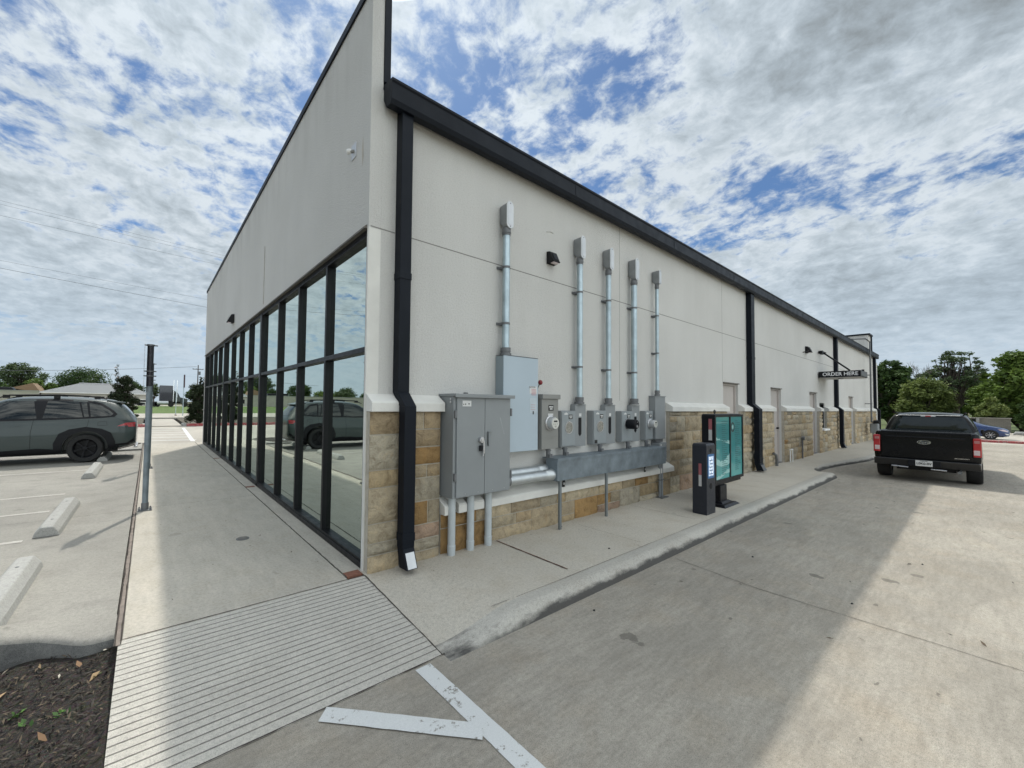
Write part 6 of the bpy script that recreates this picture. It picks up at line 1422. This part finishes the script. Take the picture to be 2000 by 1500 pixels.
MB().box(e0.x+.6,e1.x+2.4,Yb+.6,Yb+13.4,.3,zE+.28).build('wall',simple('cream_wall',(.45,.43,.38),.9,obj=False),t)
for k in range(7):
    x=e0.x+1.6+k*1.9; w_=MB().box(x,x+.9,Yb+.55,Yb+.60,1.2,2.3).build('window',MAT['blackmatt'],t)
MB().box(e0.x-.1,e1.x+3.1,Yb-.1,Yb,zE+.18,zE+.34).build('fascia',MAT['white'],t)
# brown roofed house left
p=PY(38,748,134); t=thing('brown_house','brown roofed house glimpsed under the open oak','house',(p.x,134,.4))
q=PY(80,770,134); MB().prism([(p.x-1.5,p.z-1.2),(p.x+2.2,p.z+.1),(q.x,p.z-2.2)],'y',134,142).build('roof',simple('tan_brown_roof',(.22,.15,.09),.9,obj=False),t); MB().box(p.x-1.2,q.x-.4,134.4,141.6,.3,p.z-2.2).build('wall',simple('brown_wall',(.16,.12,.09),.9,obj=False),t)
# concrete barrier far left
a=PY(-900,764,104); b_=PY(76,764,104); t=thing('concrete_barrier','long pale concrete wall across the street, left of the low building','wall',((a.x+b_.x)/2,104,.4))
MB().box(a.x,b_.x,104,104.5,.2,b_.z-.0).build('wall',MAT['farpave'],t); MB().box(a.x,b_.x+.05,103.9,104.6,b_.z,b_.z+.12).build('coping',MAT['stop'],t)
p0=PY(0,757,103); t=thing('dark_van','dark vehicle roof showing above the concrete wall at the left edge','van',(p0.x,107,.4))
MB().prism([(p0.x-4,.9),(p0.x+1.8,.9),(p0.x+1.8,1.9),(p0.x+.9,PY(10,757,107).z+.1),(p0.x-4,PY(10,757,107).z+.2)],'y',106,108).build('body',MAT['black'],t,bevel=.15,seg=3)
for x in (-3,1): MB().tube([(p0.x+x,105.95,.85),(p0.x+x,106.2,.85)],.38,16).build('wheel',MAT['rubber'],t)
# lorry tractor
Ys=96; L0=PY(303,780,Ys); t=thing('lorry','dark lorry tractor unit with chrome stacks parked across the grass','lorry',(L0.x+2,Ys,.5))
zb=.55
def lx(px): return PY(px,770,Ys).x
ztop=PY(320,753,Ys).z
b=MB(); b.box(lx(311),lx(337),Ys-1.1,Ys+1.1,1.5,ztop); b.build('sleeper_cab',simple('dark_navy',(.012,.012,.025),.3,coat=1,obj=False),t,bevel=.12,seg=3)
b=MB(); b.prism([(lx(337),1.5),(lx(352),1.5),(lx(352),2.4),(lx(347),3.3),(lx(337),3.9)],'y',Ys-1.05,Ys+1.05); b.prism([(lx(352),1.2),(lx(366),1.2),(lx(366),2.1),(lx(352),2.45)],'y',Ys-.85,Ys+.85); b.build('cab',simple('dark_green_grey',(.03,.04,.04),.3,coat=1,obj=False),t,bevel=.08)
MB().box(lx(341),lx(346),Ys-1.07,Ys-1.04,2.4,3.2).build('side_window',MAT['tg'],t)
MB().box(lx(303),lx(366),Ys-.5,Ys+.5,1.1,1.5).build('chassis',MAT['blackmatt'],t)
MB().tube([(lx(307),Ys-1.0,1.3),(lx(329),Ys-1.0,1.3)],.36,16).build('fuel_tank',MAT['cover'],t,bevel=.03)
for px in (338.5,345): MB().tube([(lx(px),Ys-1.15,1.5),(lx(px),Ys-1.15,PY(px,743,Ys).z)],.10,10).build('exhaust_stack',MAT['chrome'],t)
for px in (302,308,334,361): MB().tube([(lx(px),Ys-1.1,.98),(lx(px),Ys-.8,.98)],.5,18).build('wheel',MAT['rubber'],t,bevel=.04)
for k in range(3):
    px=(215,262,286)[k]; q=PY(px,772,112); t=thing('distant_car',('pale car on the far road left of the flowering shrub','white car on the far road right of the flowering shrub','small white car on the far road beside the sign posts')[k],'car',(q.x,112,.5))
    MB().prism([(q.x-2.1,.75),(q.x+2.1,.75),(q.x+2.1,1.25),(q.x+1.2,1.35),(q.x+.6,1.9),(q.x-1.2,1.9),(q.x-1.8,1.35),(q.x-2.1,1.25)],'y',111.1,112.9).build('body',MAT['white'],t,bevel=.08)
    MB().prism([(q.x+1.0,1.38),(q.x+.5,1.82),(q.x-1.1,1.82),(q.x-1.6,1.38)],'y',111.05,111.09).build('window',MAT['blackmatt'],t)
    for xx in (-1.3,1.3): MB().tube([(q.x+xx,111.05,.85),(q.x+xx,111.25,.85)],.33,14).build('wheel',MAT['rubber'],t)
# far sign posts by the street
p=PY(357,808,46); t=thing('street_sign_post','dark edge on street sign on a thin post beside the far shrub','sign post',(p.x,46,.0))
MB().tube([(p.x,46,0),(p.x,46,PY(358,732,46).z)],.035,10).build('post',MAT['galvpipe'],t); zt=PY(358,732,46).z; MB().box(p.x-.02,p.x+.09,45.7,46.3,PY(358,757,46).z,zt).build('sign_plate',simple('dark_sign_back',(.06,.03,.04),.5,obj=False),t)
p=PY(343,808,48); t=thing('street_sign_post','thin pale post standing left of the dark edge on street sign','sign post',(p.x,48,.0)); MB().tube([(p.x,48,0),(p.x,48,PY(345,762,48).z)],.030,8).build('post',MAT['galvpipe'],t); MB().box(p.x-.10,p.x+.10,47.9,48.1,0,.18).build('base',MAT['brickred'],t)
# utility pole
p=PY(387,720,120); t=thing('utility_pole','wooden utility pole with crossarm rising behind the spiky shrub','utility pole',(p.x,120,.4)); zt=PY(387,713,120).z
MB().tube([(p.x,120,.3),(p.x,120,zt)],[.16,.11],10).build('pole',MAT['bark'],t); MB().box(p.x-1.2,p.x+1.2,119.9,120.05,zt-1.2,zt-1.05).build('crossarm',MAT['bark'],t)
for xx in (-1.1,-.4,.4,1.1): MB().tube([(p.x+xx,119.98,zt-1.05),(p.x+xx,119.98,zt-.85)],.05,8).build('insulator',MAT['castgrey'],t)
MB().tube([(p.x+.35,119.7,zt-2.6),(p.x+.35,119.7,zt-1.7)],.22,12).build('transformer',MAT['castgrey'],t)
# overhead wires
MAT['wire']=simple('wire_grey',(.09,.095,.11),.6,obj=False)
WL=[((0,392),(436,499),.018,'highest overhead wire of the upper pair'),((0,399),(436,505),.018,'second overhead wire, just under the highest one'),((0,421),(425,517),.020,'third overhead wire, lowest of the upper bundle'),((0,509),(403,585),.018,'thin overhead wire of the lower pair'),((0,524),(401,600),.030,'lowest and thickest overhead wire of the lower pair')]
for (a,b_,r,l) in WL:
    A=PY(*a,64);B=PY(*b_,64); D_=B-A; A2=A-D_*2.2; B2=B+D_*2.2; pts=[]
    for k in range(33):
        s=k/32; q=A2.lerp(B2,s); pts.append(q)
    # slight sag between the far supports
    pts=[q-Vector((0,0,1))*(4*((i/32)*(1-i/32))-1.0)*.9 for i,q in enumerate(pts)]
    t=MB().tube(pts,r*.7,5).build('overhead_wire',MAT['wire']); tag(t,l,'wire','overhead wires over the street')
A=PY(-200,722,118);B=PY(384,716,118)
t=MB().tube([A.lerp(B,k/16)-Vector((0,0,1))*(4*(k/16)*(1-k/16))*.5 for k in range(17)],.035,5).build('overhead_wire',MAT['wire']); tag(t,'faint nearly level wire running to the distant utility pole','wire')
# ------------------------------------------------------------------ tidy: smooth flags and origin
for o in bpy.data.objects:
    if o.type=='MESH' and len(o.data.vertices)==0: print('EMPTY MESH',o.name)
